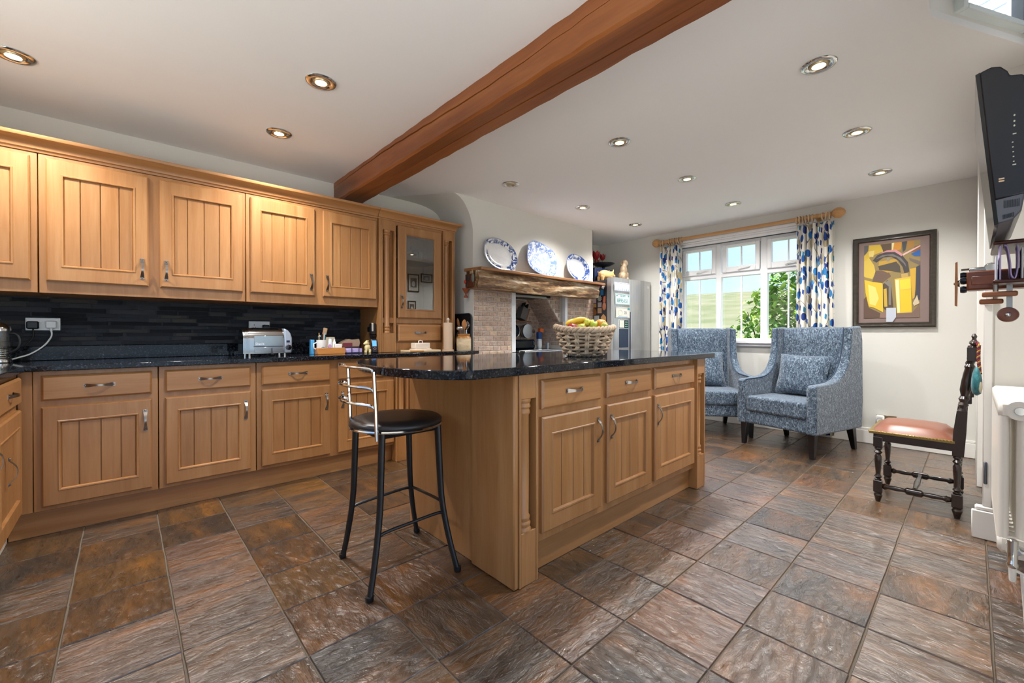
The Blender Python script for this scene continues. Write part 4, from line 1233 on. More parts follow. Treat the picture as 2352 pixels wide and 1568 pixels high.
for a in ((0.222, 1.655, 0.06, 0.034, '#c9698a', 'box', 'pink rectangular magnet below the mantel end on the fridge side'),
          (0.134, 1.659, 0.038, 0.070, '#e3e4e6', 'tilt', 'tilted white tag magnet near the top of the fridge side'),
          (0.233, 1.590, 0.050, 0.062, '#a8946c', 'box', 'tan square magnet beside the bright blue one on the fridge side'),
          (0.157, 1.580, 0.046, 0.072, '#2f86c8', 'box', 'bright blue magnet on the fridge side'),
          (0.273, 1.495, 0.046, 0.088, '#cdb9c0', 'box', 'tall pale pink magnet on the fridge side'),
          (0.193, 1.506, 0.072, 0.082, '#a9b4b0', 'star', 'grey green flower shaped magnet on the fridge side'),
          (0.121, 1.492, 0.036, 0.076, '#a8583a', 'box', 'narrow rust red magnet on the fridge side'),
          (0.276, 1.420, 0.056, 0.048, '#c79a52', 'box', 'mustard yellow magnet on the fridge side'),
          (0.193, 1.426, 0.058, 0.062, '#c6c0c6', 'box', 'plain lilac grey square magnet on the fridge side'),
          (0.120, 1.402, 0.052, 0.100, '#a5694c', 'round', 'tall oval brown magnet on the fridge side'),
          (0.280, 1.340, 0.064, 0.090, '#a86a34', 'drop', 'brown pear shaped magnet on the fridge side'),
          (0.195, 1.352, 0.060, 0.066, '#d2ac8a', 'box', 'peach square magnet on the fridge side'),
          (0.242, 1.245, 0.078, 0.090, '#cdd6d6', 'box', 'pale photo magnet with a portrait on the fridge side'),
          (0.133, 1.250, 0.078, 0.110, '#b98a5c', 'house', 'tan house shaped magnet on the fridge side')):
    magnet(*a)
# ---- things on top of the fridge
def on_fridge(o, x, y, z, rz=0): o.matrix_world = FM @ T(x, y, z) @ RZ(rz)
def remesh(o, vs=0.006, sm=2):
    m = o.modifiers.new('remesh', 'REMESH'); m.mode = 'VOXEL'; m.voxel_size = vs
    m.use_smooth_shade = True
    if sm:
        s_ = o.modifiers.new('smooth', 'SMOOTH'); s_.iterations = sm
    return o
PIGM = wood('carved_pig_wood', [(0.3, '#b88a50'), (0.6, '#d0a468'), (0.8, '#e0bc84')], 'X', 12, 0.2, 0.6)
mb = MB()
mb.ball((0, 0, 0.088), (0.125, 0.055, 0.062)); mb.ball((0.11, 0, 0.095), (0.055, 0.045, 0.048)); mb.ball((0.165, 0, 0.085), (0.028, 0.024, 0.024))
for x, y in ((-0.085, 0.028), (-0.085, -0.028), (0.085, 0.028), (0.085, -0.028)): mb.tube([(x, y, 0.06), (x * 1.05, y, 0.0)], [0.026, 0.018], 10)
for s_ in (-1, 1): mb.prism([(0.10, 0.125), (0.135, 0.128), (0.130, 0.165)], 'Y', s_ * 0.034 - 0.007, s_ * 0.034 + 0.007)
mb.tube([(-0.12, 0, 0.10), (-0.14, 0.01, 0.11), (-0.135, 0.0, 0.125)], 0.006, 6)
mb.lathe([(0.022, 0.186), (0.022, 0.194)], (0, 0, 0.085), 12, 'X')
o = solo('pig_figurine', mb, PIGM, 'carved pale wooden pig standing on top of the fridge', 'figurine', (0, 0, 0), smooth=60); remesh(o, 0.005); on_fridge(o, 0.150, 0.225, 1.735)
mb = MB()
mb.ball((-0.02, 0, 0.075), (0.075, 0.06, 0.075)); mb.ball((0.01, 0, 0.155), (0.055, 0.050, 0.085)); mb.ball((0.025, 0, 0.225), (0.036, 0.036, 0.05))
mb.ball((0.045, 0, 0.275), (0.048, 0.040, 0.040)); mb.ball((0.100, 0, 0.262), (0.038, 0.024, 0.022)); mb.ball((0.132, 0, 0.268), (0.012, 0.014, 0.012))
for y in (0.03, -0.03):
    mb.tube([(0.045, y, 0.14), (0.06, y, 0.02), (0.075, y, 0.008)], [0.026, 0.020, 0.018], 10)
    mb.tube([(-0.02, y * 1.9, 0.05), (0.05, y * 2.0, 0.014)], [0.03, 0.018], 10)
    mb.ball((0.03, y * 1.35, 0.262), (0.020, 0.010, 0.034), xf=None)
mb.tube([(-0.08, 0, 0.03), (-0.115, 0.01, 0.016), (-0.14, 0.03, 0.03)], [0.016, 0.012, 0.008], 8)
DOGM = wood('driftwood_dog', [(0.3, '#544432'), (0.5, '#867258'), (0.7, '#b09e80')], 'Z', 22, 0.25, 0.6, 0.8)
o = solo('dog_figurine', mb, DOGM, 'weathered sitting dog statue on top of the fridge', 'figurine', (0, 0, 0), smooth=60); remesh(o, 0.006, 3); on_fridge(o, 0.46, 0.168, 1.735, 10)
t = thing('kitchen_scale', 'old kitchen scale with dark pan behind the wooden pig on the fridge', 'kitchen scale'); on_fridge(t, 0.245, 0.375, 1.735)
obj('case', MB().box(-0.20, 0.19, -0.07, 0.07, 0.0, 0.185, 0.006), M('#16264a', 0.4), t)
obj('stem', MB().lathe([(0.03, 0.18), (0.02, 0.20), (0.02, 0.215), (0.04, 0.225)], (0.06, 0, 0), 14), BLACKM, t)
obj('pan', MB().lathe([(0.02, 0.222), (0.09, 0.232), (0.145, 0.262), (0.15, 0.268), (0.143, 0.266), (0.08, 0.240), (0.01, 0.234)], (0.06, 0, 0), 24), M('#33363c', 0.35, 0.6), t, 60)
def tulip(x, y, zt, lean, s_):
    t = thing('wooden_tulip', 'red wooden tulip standing behind the scale on the fridge', 'flower', group='red tulips on the fridge')
    on_fridge(t, x, y, 1.735)
    obj('stem', MB().tube([(0, 0, 0.0), (lean * 0.5, 0, zt * 0.5), (lean, 0, zt)], 0.005, 6), M('#7c9a5c', 0.6), t)
    mb = MB()
    for k in range(6):
        a = k * PI / 3
        rows = []
        for i in range(6):
            q = i / 5
            wdt = 0.020 * s_ * math.sin(PI * (0.15 + 0.8 * q)) + 0.002
            rad = 0.006 + 0.024 * s_ * math.sin(PI * 0.55 * q + 0.1) + (0.008 if k % 2 else 0) * q
            c_ = Vector((math.cos(a), math.sin(a), 0)); sd = Vector((-math.sin(a), math.cos(a), 0))
            p = c_ * rad + Vector((lean, 0, zt + 0.075 * s_ * q))
            rows.append([tuple(p - sd * wdt), tuple(p + c_ * 0.004), tuple(p + sd * wdt)])
        mb.grid(rows)
    obj('petals', mb, M('#a81c22', 0.4), t, 60)
    mb = MB()
    for sg in (-1, 1):
        rows = []
        for i in range(6):
            q = i / 5
            wdt = 0.014 * math.sin(PI * (0.2 + 0.8 * q)) + 0.001
            p = Vector((lean * 0.3 + sg * 0.035 * q, 0.01 * sg, 0.10 + 0.17 * q))
            rows.append([tuple(p + Vector((0, -wdt, 0))), tuple(p + Vector((sg * 0.003, 0, 0.004))), tuple(p + Vector((0, wdt, 0)))])
        mb.grid(rows)
    obj('leaf', mb, M('#b0683a', 0.5), t, 60)
for a in ((0.285, 0.572, 0.32, -0.01, 1.1), (0.395, 0.572, 0.355, 0.0, 1.6), (0.525, 0.580, 0.365, 0.02, 1.15), (0.460, 0.620, 0.30, 0.01, 1.0), (0.335, 0.628, 0.30, -0.01, 1.0)): tulip(*a)
o = solo('metal_hook', MB().tube([(0, 0, 0.004), (0.01, 0, 0.03), (0.035, 0, 0.045), (0.06, 0, 0.042)], 0.005, 6).box(-0.02, 0.02, -0.012, 0.012, 0.0, 0.005), M('#2a2c2e', 0.4, 0.5), 'small dark curved hook lying between pig and dog on the fridge', 'hook', (0, 0, 0)); on_fridge(o, 0.315, 0.125, 1.735)

# ================================================================ MANTEL
t = thing('mantel_beam', 'rough driftwood mantel beam with oak shelf over the range niche', 'mantel', (3.42, 3.2, 1.49))
rng = random.Random(21)
rows = []
for k in range(41):
    x = 2.425 + (4.30 - 2.425) * k / 40
    sag = 0.020 * math.sin(PI * k / 40) - 0.012 * (k / 40)
    j = lambda a: rng.uniform(-a, a)
    ring = [(x, 3.29, 1.655), (x, 3.115 + j(0.004), 1.655)]
    for q in range(1, 9):
        zz = 1.655 - 0.165 * q / 8
        bul = 0.012 * math.sin(PI * q / 8) + j(0.006) + 0.006 * math.sin(x * 9 + q * 1.3)
        ring.append((x, 3.112 - bul, zz - sag * q / 8 + j(0.002)))
    ring.append((x, 3.13, 1.484 - sag + j(0.002))); ring.append((x, 3.29, 1.492))
    rows.append(ring)
obj('beam', MB().grid(rows, cv=True, cap=True), RUSTIC, t, 45, w=True)
bev(obj('shelf', MB().prism([(2.435, 3.075), (4.395, 3.075), (4.405, 3.30), (2.40, 3.30)], 'Z', 1.655, 1.684), SHELFW, t, w=True), 0.005, 2)
# ornaments on the mantel end
t = thing('spoon_ornament', 'dark wooden spoon plaque with red bead hung on the mantel beam end', 'ornament', (2.418, 3.24, 1.50))
obj('plaque', MB().box(-0.012, 0.004, -0.085, 0.045, 0.0, 0.125, 0.003), M('#5a2c14', 0.5), t)
obj('bowl', MB().ball((-0.015, 0.0, 0.085), (0.008, 0.026, 0.03)).tube([(-0.015, 0.0, 0.06), (-0.015, 0.004, 0.012)], 0.006, 6), M('#1e1d1f', 0.5), t)
obj('bead', MB().ball((-0.018, 0.036, 0.055), (0.010, 0.016, 0.020)), M('#b0301e', 0.4), t)
t = thing('owl_ornament', 'small grey owl ornament on the corner of the mantel beam', 'ornament', (2.405, 3.165, 1.545))
obj('body', MB().ball((0, 0, 0.04), (0.012, 0.020, 0.042)), M('#6b7068', 0.7), t, 60)
obj('head', MB().ball((0, 0.008, 0.09), (0.011, 0.014, 0.015)).prism([(0.004, 0.10), (0.016, 0.10), (0.018, 0.122)], 'X', -0.004, 0.004).prism([(0.004, 0.10), (0.014, 0.10), (-0.002, 0.120)], 'X', -0.004, 0.004), M('#b08a60', 0.7), t, 60)
mb = MB().lathe([(0.022, 0), (0.020, 0.012), (0.008, 0.026), (0.007, 0.036), (0.022, 0.062), (0.036, 0.085), (0.038, 0.090), (0.034, 0.090), (0.02, 0.07)], (2.480, 3.375, 1.415), 18)
solo('terracotta_urn', mb, TERRAC, 'little terracotta urn fixed to the chimney side below the mantel', 'urn', (2.48, 3.375, 1.415), smooth=60)
# ---- blue and white plates on the mantel
def plate_mat(name, rim0, ctr, cen_scale, blue='#2f4f94', base='#e8e8e6', cover=0.5):
    m, tr, b = newmat(name)
    tc_ = tr.nodes.new('ShaderNodeTexCoord')
    sp_ = tr.nodes.new('ShaderNodeSeparateXYZ'); 
    uvn = tr.nodes.new('ShaderNodeUVMap'); tr.links.new(uvn.outputs[0], sp_.inputs[0])
    n = node(tr, 'ShaderNodeTexNoise', Scale=cen_scale, Detail=5.0, Distortion=1.0); tr.links.new(tc_.outputs['Object'], n.inputs['Vector'])
    n2 = node(tr, 'ShaderNodeTexNoise', Scale=cen_scale * 0.28, Detail=1.0); tr.links.new(tc_.outputs['Object'], n2.inputs['Vector'])
    ink = ramp(tr, [(cover - 0.03, 0.0), (cover + 0.06, 1.0)], n.outputs[0])
    patch = ramp(tr, [(0.40, 0.0), (0.50, 1.0)], n2.outputs[0])
    band = ramp(tr, [(0.0, ctr), (rim0 - 0.02, ctr), (rim0 + 0.02, 1.0), (1.0, 1.0)], sp_.outputs[0])
    mu = node(tr, 'ShaderNodeMath', operation='MULTIPLY'); tr.links.new(ink.outputs[0], mu.inputs[0]); tr.links.new(band.outputs[0], mu.inputs[1])
    mu2 = node(tr, 'ShaderNodeMath', operation='MULTIPLY'); tr.links.new(mu.outputs[0], mu2.inputs[0])
    if ctr < 0.3: tr.links.new(patch.outputs[0], mu2.inputs[1])
    else: mu2.inputs[1].default_value = 0.85
    edge_ = ramp(tr, [(0.94, 0.0), (0.965, 0.7)], sp_.outputs[0])
    mxx = node(tr, 'ShaderNodeMath', operation='MAXIMUM'); tr.links.new(mu2.outputs[0], mxx.inputs[0]); tr.links.new(edge_.outputs[0], mxx.inputs[1])
    mc = tr.nodes.new('ShaderNodeMixRGB'); tr.links.new(mxx.outputs[0], mc.inputs[0])
    mc.inputs[1].default_value = hexc(base); mc.inputs[2].default_value = hexc(blue)
    tr.links.new(mc.outputs[0], b.inputs['Base Color'])
    b.inputs['Roughness'].default_value = 0.12
    b.inputs['Coat Weight'].default_value = 0.5
    return m
def plate(x, w_, h_, rot, power, scal, mat, label, bowl=0.02):
    n = 56
    def outl(k, f):
        a = 2 * PI * k / n
        ca, sa = math.cos(a), math.sin(a)
        e = 2 / power
        px = math.copysign(abs(ca) ** e, ca) * w_ / 2; pz = math.copysign(abs(sa) ** e, sa) * h_ / 2
        wob = 1 + (scal * math.cos(a * 14)) * max(0, f - 0.9) * 10
        return px * f * wob, pz * f * wob
    prof = [(0.03, 0.0), (0.55, 0.0), (0.66, -0.004), (0.72, -bowl * 0.75), (0.82, -bowl), (0.97, -bowl - 0.008), (1.0, -bowl - 0.008), (0.99, -bowl - 0.003), (0.80, -bowl * 0.6), (0.60, 0.006), (0.03, 0.008)]
    rows = []; us = []
    for f, y in prof:
        row = []
        for k in range(n):
            px, pz = outl(k, f)
            row.append((px, y, pz)); us.append(f)
        rows.append(row)
    mb = MB().grid(rows, cv=True, cap=True)
    mb.xf(RY(rot))
    zmin = min(p[2] for p in mb.v)
    me = mb.mesh('platter', mat, 60)
    ul = me.uv_layers.new(name='UVMap')
    for lp in me.loops: ul.data[lp.index].uv = (us[lp.vertex_index], 0)
    o = link('platter', me, None, (0, 0, 0), (0, 0, 0), label, 'plate', 'blue and white plates on the mantel')
    lean = 9
    o.matrix_world = T(x, 3.215, 1.684) @ RX(-lean) @ T(0, 0, -zmin)
    return o
plate(2.80, 0.445, 0.325, 12, 2.3, 0.006, plate_mat('ivory_flower_print', 0.70, 0.06, 26, '#2b4a86', '#e9eaea', 0.46), 'oval ivory platter with scattered blue flowers on the mantel')
plate(3.41, 0.465, 0.365, 14, 3.0, 0.0, plate_mat('blue_scenery_print', 0.66, 0.75, 30, '#3f66ae', '#dfe6f0', 0.47), 'blue transfer print meat dish in the middle of the mantel')
plate(4.035, 0.430, 0.325, 10, 2.2, 0.003, plate_mat('blue_rim_print', 0.68, 0.04, 30, '#33559c', '#e6eaf0', 0.42), 'small oval platter with dense blue rim at the fridge end of the mantel')

# ================================================================ RANGE COOKER AND NICHE THINGS
t = thing('range_cooker', 'black range cooker with steel towel rail set in the tiled niche', 'cooker', (3.48, 3.48, 0))
obj('body', MB().box(3.085, 3.868, 3.26, 3.69, 0.0, 0.862, 0.004), BLACKG, t, w=True)
obj('hob', MB().box(3.082, 3.870, 3.25, 3.70, 0.862, 0.880, 0.004), BLACKG, t, w=True)
obj('steel_edge', MB().box(3.082, 3.870, 3.238, 3.25, 0.852, 0.882, 0.003), STEEL, t, w=True)
mb = MB().lathe([(0.012, 3.10), (0.012, 3.85)], (0, 3.200, 0.862), 14, 'X')
rail = obj('towel_rail', mb, CHROME, t, w=True)
obj('rail_end', MB().box(3.09, 3.115, 3.185, 3.25, 0.848, 0.876, 0.004).box(3.835, 3.86, 3.185, 3.25, 0.848, 0.876, 0.004), BLACKM, t, w=True)
HZ = 0.880
t = thing('warming_box', 'dark glossy countertop oven box at the back of the hob', 'appliance', (3.40, 3.60, HZ))
obj('case', MB().box(-0.19, 0.20, -0.10, 0.09, 0.0, 0.112, 0.02), M('#101c26', 0.15), t)
obj('window', MB().box(-0.10, 0.12, -0.103, -0.098, 0.025, 0.09, 0.002), BLACKG, t)
obj('handle', MB().tube([(0.15, -0.10, 0.04), (0.15, -0.115, 0.05), (0.15, -0.115, 0.08), (0.15, -0.10, 0.09)], 0.004, 6), STEEL, t)
t = thing('knife_block', 'grey and brown knife block high in the range niche', 'knife block', (3.50, 3.66, 1.249))
m_ = RY(22)
obj('block', MB().box(-0.05, 0.05, -0.05, 0.05, -0.02, 0.13, 0.004, xf=m_), M('#6a6866', 0.5), t)
obj('side', MB().box(0.05, 0.066, -0.05, 0.05, -0.02, 0.14, 0.003, xf=m_), M('#8a5c40', 0.5), t)
mb = MB()
for k in range(4): mb.box(-0.038 + k * 0.025, -0.024 + k * 0.025, -0.02, 0.012, 0.13, 0.18 + 0.02 * (k % 2), 0.004, xf=m_)
obj('knife_handles', mb, BLACKM, t)
solo('niche_shelf', MB().box(3.30, 3.62, 3.60, 3.716, 1.198, 1.214, 0.003), M('#7a5238', 0.5), 'narrow brown shelf under the knife block in the range niche', 'shelf')
t = thing('frying_pan', 'small dark frying pan with pale blue handle hanging in the range niche', 'pan', (3.385, 3.645, 1.02))
obj('dish', MB().lathe([(0.062, 0.02), (0.072, -0.012), (0.075, -0.012), (0.066, 0.024), (0.005, 0.024), (0.005, 0.020)], (0, 0, 0.072), 26, 'Y', mi=0), M('#2c3a42', 0.3), t, 50)
obj('rim', MB().tube([(0.074 * math.cos(a * PI / 14), -0.012, 0.072 + 0.074 * math.sin(a * PI / 14)) for a in range(28)], 0.003, 6, True), STEEL, t)
obj('handle', MB().tube([(-0.03, -0.014, 0.07), (-0.035, -0.018, 0.13), (-0.04, -0.012, 0.176)], [0.012, 0.010, 0.006], 8, flat=0.6), M('#8cb8cc', 0.4), t, 60)
t = thing('colander_pan', 'steel saucepan hanging beside the dark frying pan in the range niche', 'pan', (3.575, 3.64, 1.00))
obj('bowl', MB().lathe([(0.085, -0.03), (0.088, -0.026), (0.080, 0.02), (0.055, 0.045), (0.005, 0.048), (0.005, 0.04), (0.05, 0.036), (0.074, 0.01)], (0, 0, 0.09), 26, 'Y'), STEEL, t, 50)
obj('spout', MB().lathe([(0.035, 0.0), (0.025, 0.07)], (0.06, 0.0, 0.09), 14, 'X'), STEEL, t, 50)
obj('handle', MB().tube([(0.0, -0.01, 0.165), (-0.004, -0.006, 0.182), (-0.008, 0.0, 0.2)], 0.006, 6), PEWTER, t)
t = thing('spice_tin', 'tall blue and white tin standing on the hob by the tiled side', 'tin', (3.735, 3.58, HZ))
obj('tin', MB().lathe([(0.034, 0), (0.034, 0.115)], n=18), M('#c8ccd0', 0.3, 0.5), t)
obj('label_band', MB().lathe([(0.0348, 0.02), (0.0348, 0.09)], n=18), M('#d0d6dc', 0.5), t)
obj('upper_pack', MB().box(-0.03, 0.03, -0.022, 0.022, 0.115, 0.20, 0.003), M('#26457c', 0.5), t)
obj('orange_flap', MB().box(-0.034, 0.028, -0.022, 0.022, 0.20, 0.245, 0.003, xf=RY(8)), M('#c9622c', 0.5), t)
t = thing('steel_mug', 'small steel mug standing beside the blue and white tin', 'mug', (3.80, 3.50, HZ))
obj('cup', MB().lathe([(0.026, 0), (0.029, 0.07), (0.027, 0.07), (0.024, 0.006)], n=16), STEEL, t, 50)
obj('handle', MB().tube([(0.028, 0, 0.055), (0.046, 0, 0.05), (0.046, 0, 0.025), (0.027, 0, 0.016)], 0.004, 6), STEEL, t)
t = thing('utensil_rail', 'steel utensil rack with ladles hanging at the left of the range niche', 'utensil rack', (3.20, 3.60, 1.25))
obj('rail', MB().tube([(-0.05, 0.0, 0.02), (0.17, 0.0, 0.02)], 0.005, 6).box(-0.06, -0.05, -0.01, 0.12, 0.0, 0.04), CHROME, t)
obj('ladle', MB().tube([(0.02, -0.01, 0.02), (0.02, -0.012, -0.14)], 0.005, 6).ball((0.02, -0.012, -0.16), (0.025, 0.012, 0.025)), BLACKM, t, 60)
obj('turner', MB().tube([(0.09, -0.01, 0.20), (0.09, -0.01, 0.03)], 0.006, 6).ball((0.09, -0.01, 0.21), (0.024, 0.010, 0.03)), M('#8a5a3c', 0.5), t, 60)
obj('slice', MB().tube([(0.045, -0.01, 0.20), (0.045, -0.01, 0.0)], 0.005, 6).ball((0.045, -0.01, 0.18), (0.02, 0.012, 0.05)), BLACKM, t, 60)

# ================================================================ THINGS ON THE BACK WORKTOP
WZ = WT1
# toaster
t = thing('toaster', 'chrome toaster with black dial standing on the back worktop', 'toaster', (0.755, 3.50, WZ))
SHINY = M('#a9a9a8', 0.14, 1.0)
yh = 0.095
def arch(x0, x1, mat, nm, scale=1.0, grooves=False):
    pr = []
    for k in range(13):
        a = PI * k / 12
        pr.append((-yh * scale * math.cos(a) if abs(math.cos(a)) < 1 else -yh * scale * math.cos(a), 0.118 + 0.086 * scale * math.sin(a) ** 0.8))
    pr = [(-yh * scale, 0.022)] + pr + [(yh * scale, 0.022)]
    return MB().prism(pr, 'X', x0, x1)
obj('casing', arch(-0.115, 0.105, SHINY, 'casing'), SHINY, t, 40)
mb = MB()
for k in range(5):
    q = arch(-0.150 + k * 0.0075, -0.1455 + k * 0.0075, SHINY, '', 0.93 + 0.012 * k); mb.add(q.v, q.f)
q = arch(-0.148, -0.115, SHINY, '', 0.90); mb.add(q.v, q.f)
obj('ribbed_end', mb, SHINY, t, 40)
pr = [(0.105, 0.020), (0.158, 0.020), (0.160, 0.13), (0.150, 0.165), (0.132, 0.188), (0.105, 0.204)]
o = obj('control_end', MB().prism(pr, 'Y', -yh * 1.03, yh * 1.03), M('#b4bcc8', 0.3, 0.6), t, 40); bev(o, 0.010, 2)
obj('front_plate', MB().box(-0.085, 0.098, -yh - 0.003, -yh + 0.002, 0.075, 0.148, 0.001).box(-0.085, 0.098, -yh - 0.003, -yh + 0.002, 0.030, 0.068, 0.001), SHINY, t)
obj('slot_line', MB().box(-0.088, 0.10, -yh - 0.0025, -yh, 0.069, 0.074), BLACKM, t)
link('lettering', textmesh('lettering', 'Dualit', 0.022, M('#e8e8ec', 0.4)), t, (-0.05, -yh - 0.0035, 0.090), (PI / 2, 0, 0))
obj('dial', MB().lathe([(0.019, -0.112), (0.017, -0.122), (0.005, -0.124), (0.019, -0.100)], (0.133, 0, 0.063), 18, 'Y'), BLACKG, t, 50)
obj('dial_ring', MB().tube([(0.133 + 0.018 * math.cos(a * PI / 12), -0.114, 0.063 + 0.018 * math.sin(a * PI / 12)) for a in range(24)], 0.002, 5, True), CHROME, t)
obj('display', MB().box(0.121, 0.143, -yh * 1.03 - 0.003, -yh * 1.03 + 0.002, 0.098, 0.114, 0.001), M('#15203a', 0.2), t)
obj('indicator', MB().ball((0.132, -yh * 1.03 - 0.001, 0.086), 0.0025, 8, 5), M('#a02a24', 0.3), t)
obj('lever', MB().box(0.022, 0.027, -yh - 0.012, -yh, 0.018, 0.062, 0.001).box(0.018, 0.040, -yh - 0.014, -yh, 0.012, 0.024, 0.002), BLACKM, t)
for x in (-0.11, 0.115):
    for y in (-0.075, 0.075):
        obj('foot', MB().lathe([(0.008, 0), (0.008, 0.024)], (x, y, 0), 8), CHROME, t)
obj('top_slots', MB().box(-0.085, 0.085, -0.045, -0.015, 0.2035, 0.2055).box(-0.085, 0.085, 0.015, 0.045, 0.2035, 0.2055), BLACKM, t)
# cafetiere
t = thing('cafetiere', 'chrome and glass cafetiere standing in the worktop corner', 'cafetiere', (-0.515, 3.66, WZ))
obj('glass', MB().lathe([(0.044, 0.012), (0.044, 0.185), (0.042, 0.185), (0.042, 0.014)], n=24), GLASS, t, 50)
obj('base', MB().lathe([(0.050, 0), (0.052, 0.006), (0.047, 0.022), (0.046, 0.022)], n=24), CHROME, t, 50)
obj('lid', MB().lathe([(0.047, 0.178), (0.048, 0.192), (0.040, 0.208), (0.018, 0.222), (0.005, 0.226), (0.005, 0.236)], n=24), CHROME, t, 50)
obj('knob', MB().ball((0, 0, 0.243), 0.010, 12, 8), CHROME, t, 60)
obj('plunger', MB().lathe([(0.040, 0.04), (0.040, 0.046)], n=20).tube([(0, 0, 0.04), (0, 0, 0.23)], 0.003, 6), CHROME, t)
mb = MB()
for k in range(5): mb.tube([(0.046 * math.cos(a * PI / 12), 0.046 * math.sin(a * PI / 12), 0.03 + 0.012 * k) for a in range(24)], 0.0022, 4, True)
obj('frame', mb, CHROME, t)
obj('handle', MB().tube(smoothp([(0.040, -0.012, 0.165), (0.068, -0.022, 0.16), (0.082, -0.028, 0.12), (0.070, -0.024, 0.075), (0.045, -0.014, 0.06)], 5), 0.007, 8), M('#1a2024', 0.3), t, 60)
# sockets
def socket(x0, x1, z0, z1, y, label, plugs=()):
    t = thing('double_socket', label, 'socket', ((x0 + x1) / 2, y, (z0 + z1) / 2))
    hw, hh = (x1 - x0) / 2, (z1 - z0) / 2
    obj('plate', MB().box(-hw, hw, -0.012, 0.004, -hh, hh, 0.003), M('#c9c9c7', 0.3, 0.3), t)
    obj('insert', MB().box(-hw + 0.006, hw - 0.006, -0.0135, -0.011, -hh + 0.006, hh - 0.006, 0.001), WHITE, t)
    obj('switch', MB().box(-0.015, -0.004, -0.0165, -0.012, 0.008, 0.022, 0.001).box(0.004, 0.015, -0.0165, -0.012, 0.008, 0.022, 0.001), WHITE, t)
    mb = MB()
    for xx in (-hw * 0.5, hw * 0.5):
        mb.box(xx - 0.002, xx + 0.002, -0.0145, -0.012, 0.003, 0.012); mb.box(xx - 0.011, xx - 0.004, -0.0145, -0.012, -0.012, -0.008); mb.box(xx + 0.004, xx + 0.011, -0.0145, -0.012, -0.012, -0.008)
    obj('pin_holes', mb, BLACKM, t)
    return t
socket(-0.434, -0.289, 1.079, 1.156, 3.808, 'double wall socket carrying a black and a white plug on the splashback')
socket(0.711, 0.858, 1.083, 1.158, 3.808, 'double wall socket on the splashback behind the toaster')
t = thing('white_plug', 'white plug with white flex in the splashback socket', 'plug', (-0.327, 3.788, 1.112))
obj('cap', MB().box(-0.024, 0.024, -0.022, 0.008, -0.020, 0.026, 0.006), WHITE, t)
obj('cable_grip', MB().lathe([(0.006, -0.036), (0.008, -0.02)], (0.0, -0.006, 0), 10), WHITE, t)
obj('flex', MB().tube(smoothp([(0, -0.006, -0.034), (0.0, -0.012, -0.07), (-0.03, -0.02, -0.125), (-0.08, -0.03, -0.170), (-0.125, -0.04, -0.190), (-0.165, -0.05, -0.205)], 5), 0.0042, 8), WHITE, t)
t = thing('black_plug', 'black plug with black flex in the splashback socket', 'plug', (-0.401, 3.788, 1.112))
obj('cap', MB().box(-0.026, 0.024, -0.024, 0.008, -0.024, 0.022, 0.006), BLACKM, t)
obj('flex', MB().tube(smoothp([(0, -0.006, -0.024), (0.0, -0.012, -0.07), (-0.03, -0.02, -0.12), (-0.08, -0.02, -0.15), (-0.12, -0.03, -0.19)], 5), 0.004, 8), BLACKM, t)
t = thing('black_plug', 'black plug in the socket behind the toaster', 'plug', (0.825, 3.788, 1.112))
obj('cap', MB().box(-0.024, 0.024, -0.024, 0.008, -0.024, 0.018, 0.006), BLACKM, t)
obj('flex', MB().tube(smoothp([(0, -0.006, -0.024), (0.0, -0.012, -0.07), (-0.03, -0.02, -0.12), (-0.06, -0.06, -0.19)], 5), 0.004, 8), BLACKM, t)
# wooden tray of odds and ends
t = thing('wooden_tray', 'shallow orange wooden tray holding a mug of pens on the back worktop', 'tray', (1.217, 3.52, WZ))
mb = MB().box(-0.107, 0.107, -0.07, -0.060, 0, 0.05, 0.002).box(-0.107, 0.107, 0.060, 0.07, 0, 0.05, 0.002).box(-0.107, -0.097, -0.06, 0.06, 0, 0.05, 0.002).box(0.097, 0.107, -0.06, 0.06, 0, 0.05, 0.002)
obj('sides', mb, TRAYW, t)
obj('base', MB().box(-0.098, 0.098, -0.061, 0.061, 0.001, 0.008), TRAYW, t)
def px(x): return 1.217 + x
t = thing('pen_mug', 'white printed mug full of pens in the wooden tray', 'mug', (px(-0.063), 3.50, WZ + 0.008))
obj('mug', MB().lathe([(0.034, 0), (0.036, 0.004), (0.037, 0.105), (0.034, 0.105), (0.033, 0.008), (0.004, 0.006)], n=22), M('#e9e4de', 0.3), t, 50)
obj('print', MB().tube([(0.0375 * math.cos(a), 0.0375 * math.sin(a), 0.03 + 0.02 * math.sin(a * 3)) for a in [PI + 0.15 * k for k in range(16)]], 0.002, 4), M('#3c7c88', 0.5), t)
obj('handle', MB().tube([(-0.035, 0.0, 0.085), (-0.058, 0.0, 0.075), (-0.058, 0.0, 0.04), (-0.036, 0.0, 0.028)], 0.005, 6), M('#e9e4de', 0.3), t, 60)
rk = random.Random(4)
for k, c_ in enumerate(('#123a3a', '#1a1a1e', '#b08840', '#2a5a64', '#1b2326', '#9ab8b8')):
    a = k * 1.05
    x, y = px(-0.063) + 0.014 * math.cos(a), 3.50 + 0.014 * math.sin(a)
    mb = MB().tube([(x, y, WZ + 0.02), (x + 0.014 * math.cos(a) + 0.004, y + 0.014 * math.sin(a), WZ + 0.145 + 0.012 * (k % 3))], 0.0045, 6)
    solo('pen', mb, M(c_, 0.4), ('dark green', 'black', 'mustard', 'teal', 'charcoal', 'pale grey')[k] + ' pen standing in the printed mug', 'pen', (x, y, WZ + 0.02))
mb = MB().tube([(px(-0.05), 3.51, WZ + 0.02), (px(-0.035), 3.53, WZ + 0.16)], 0.005, 6).box(-0.016, 0.016, -0.004, 0.004, 0.0, 0.055, 0.003, xf=T(px(-0.030), 3.535, WZ + 0.155) @ RY(12))
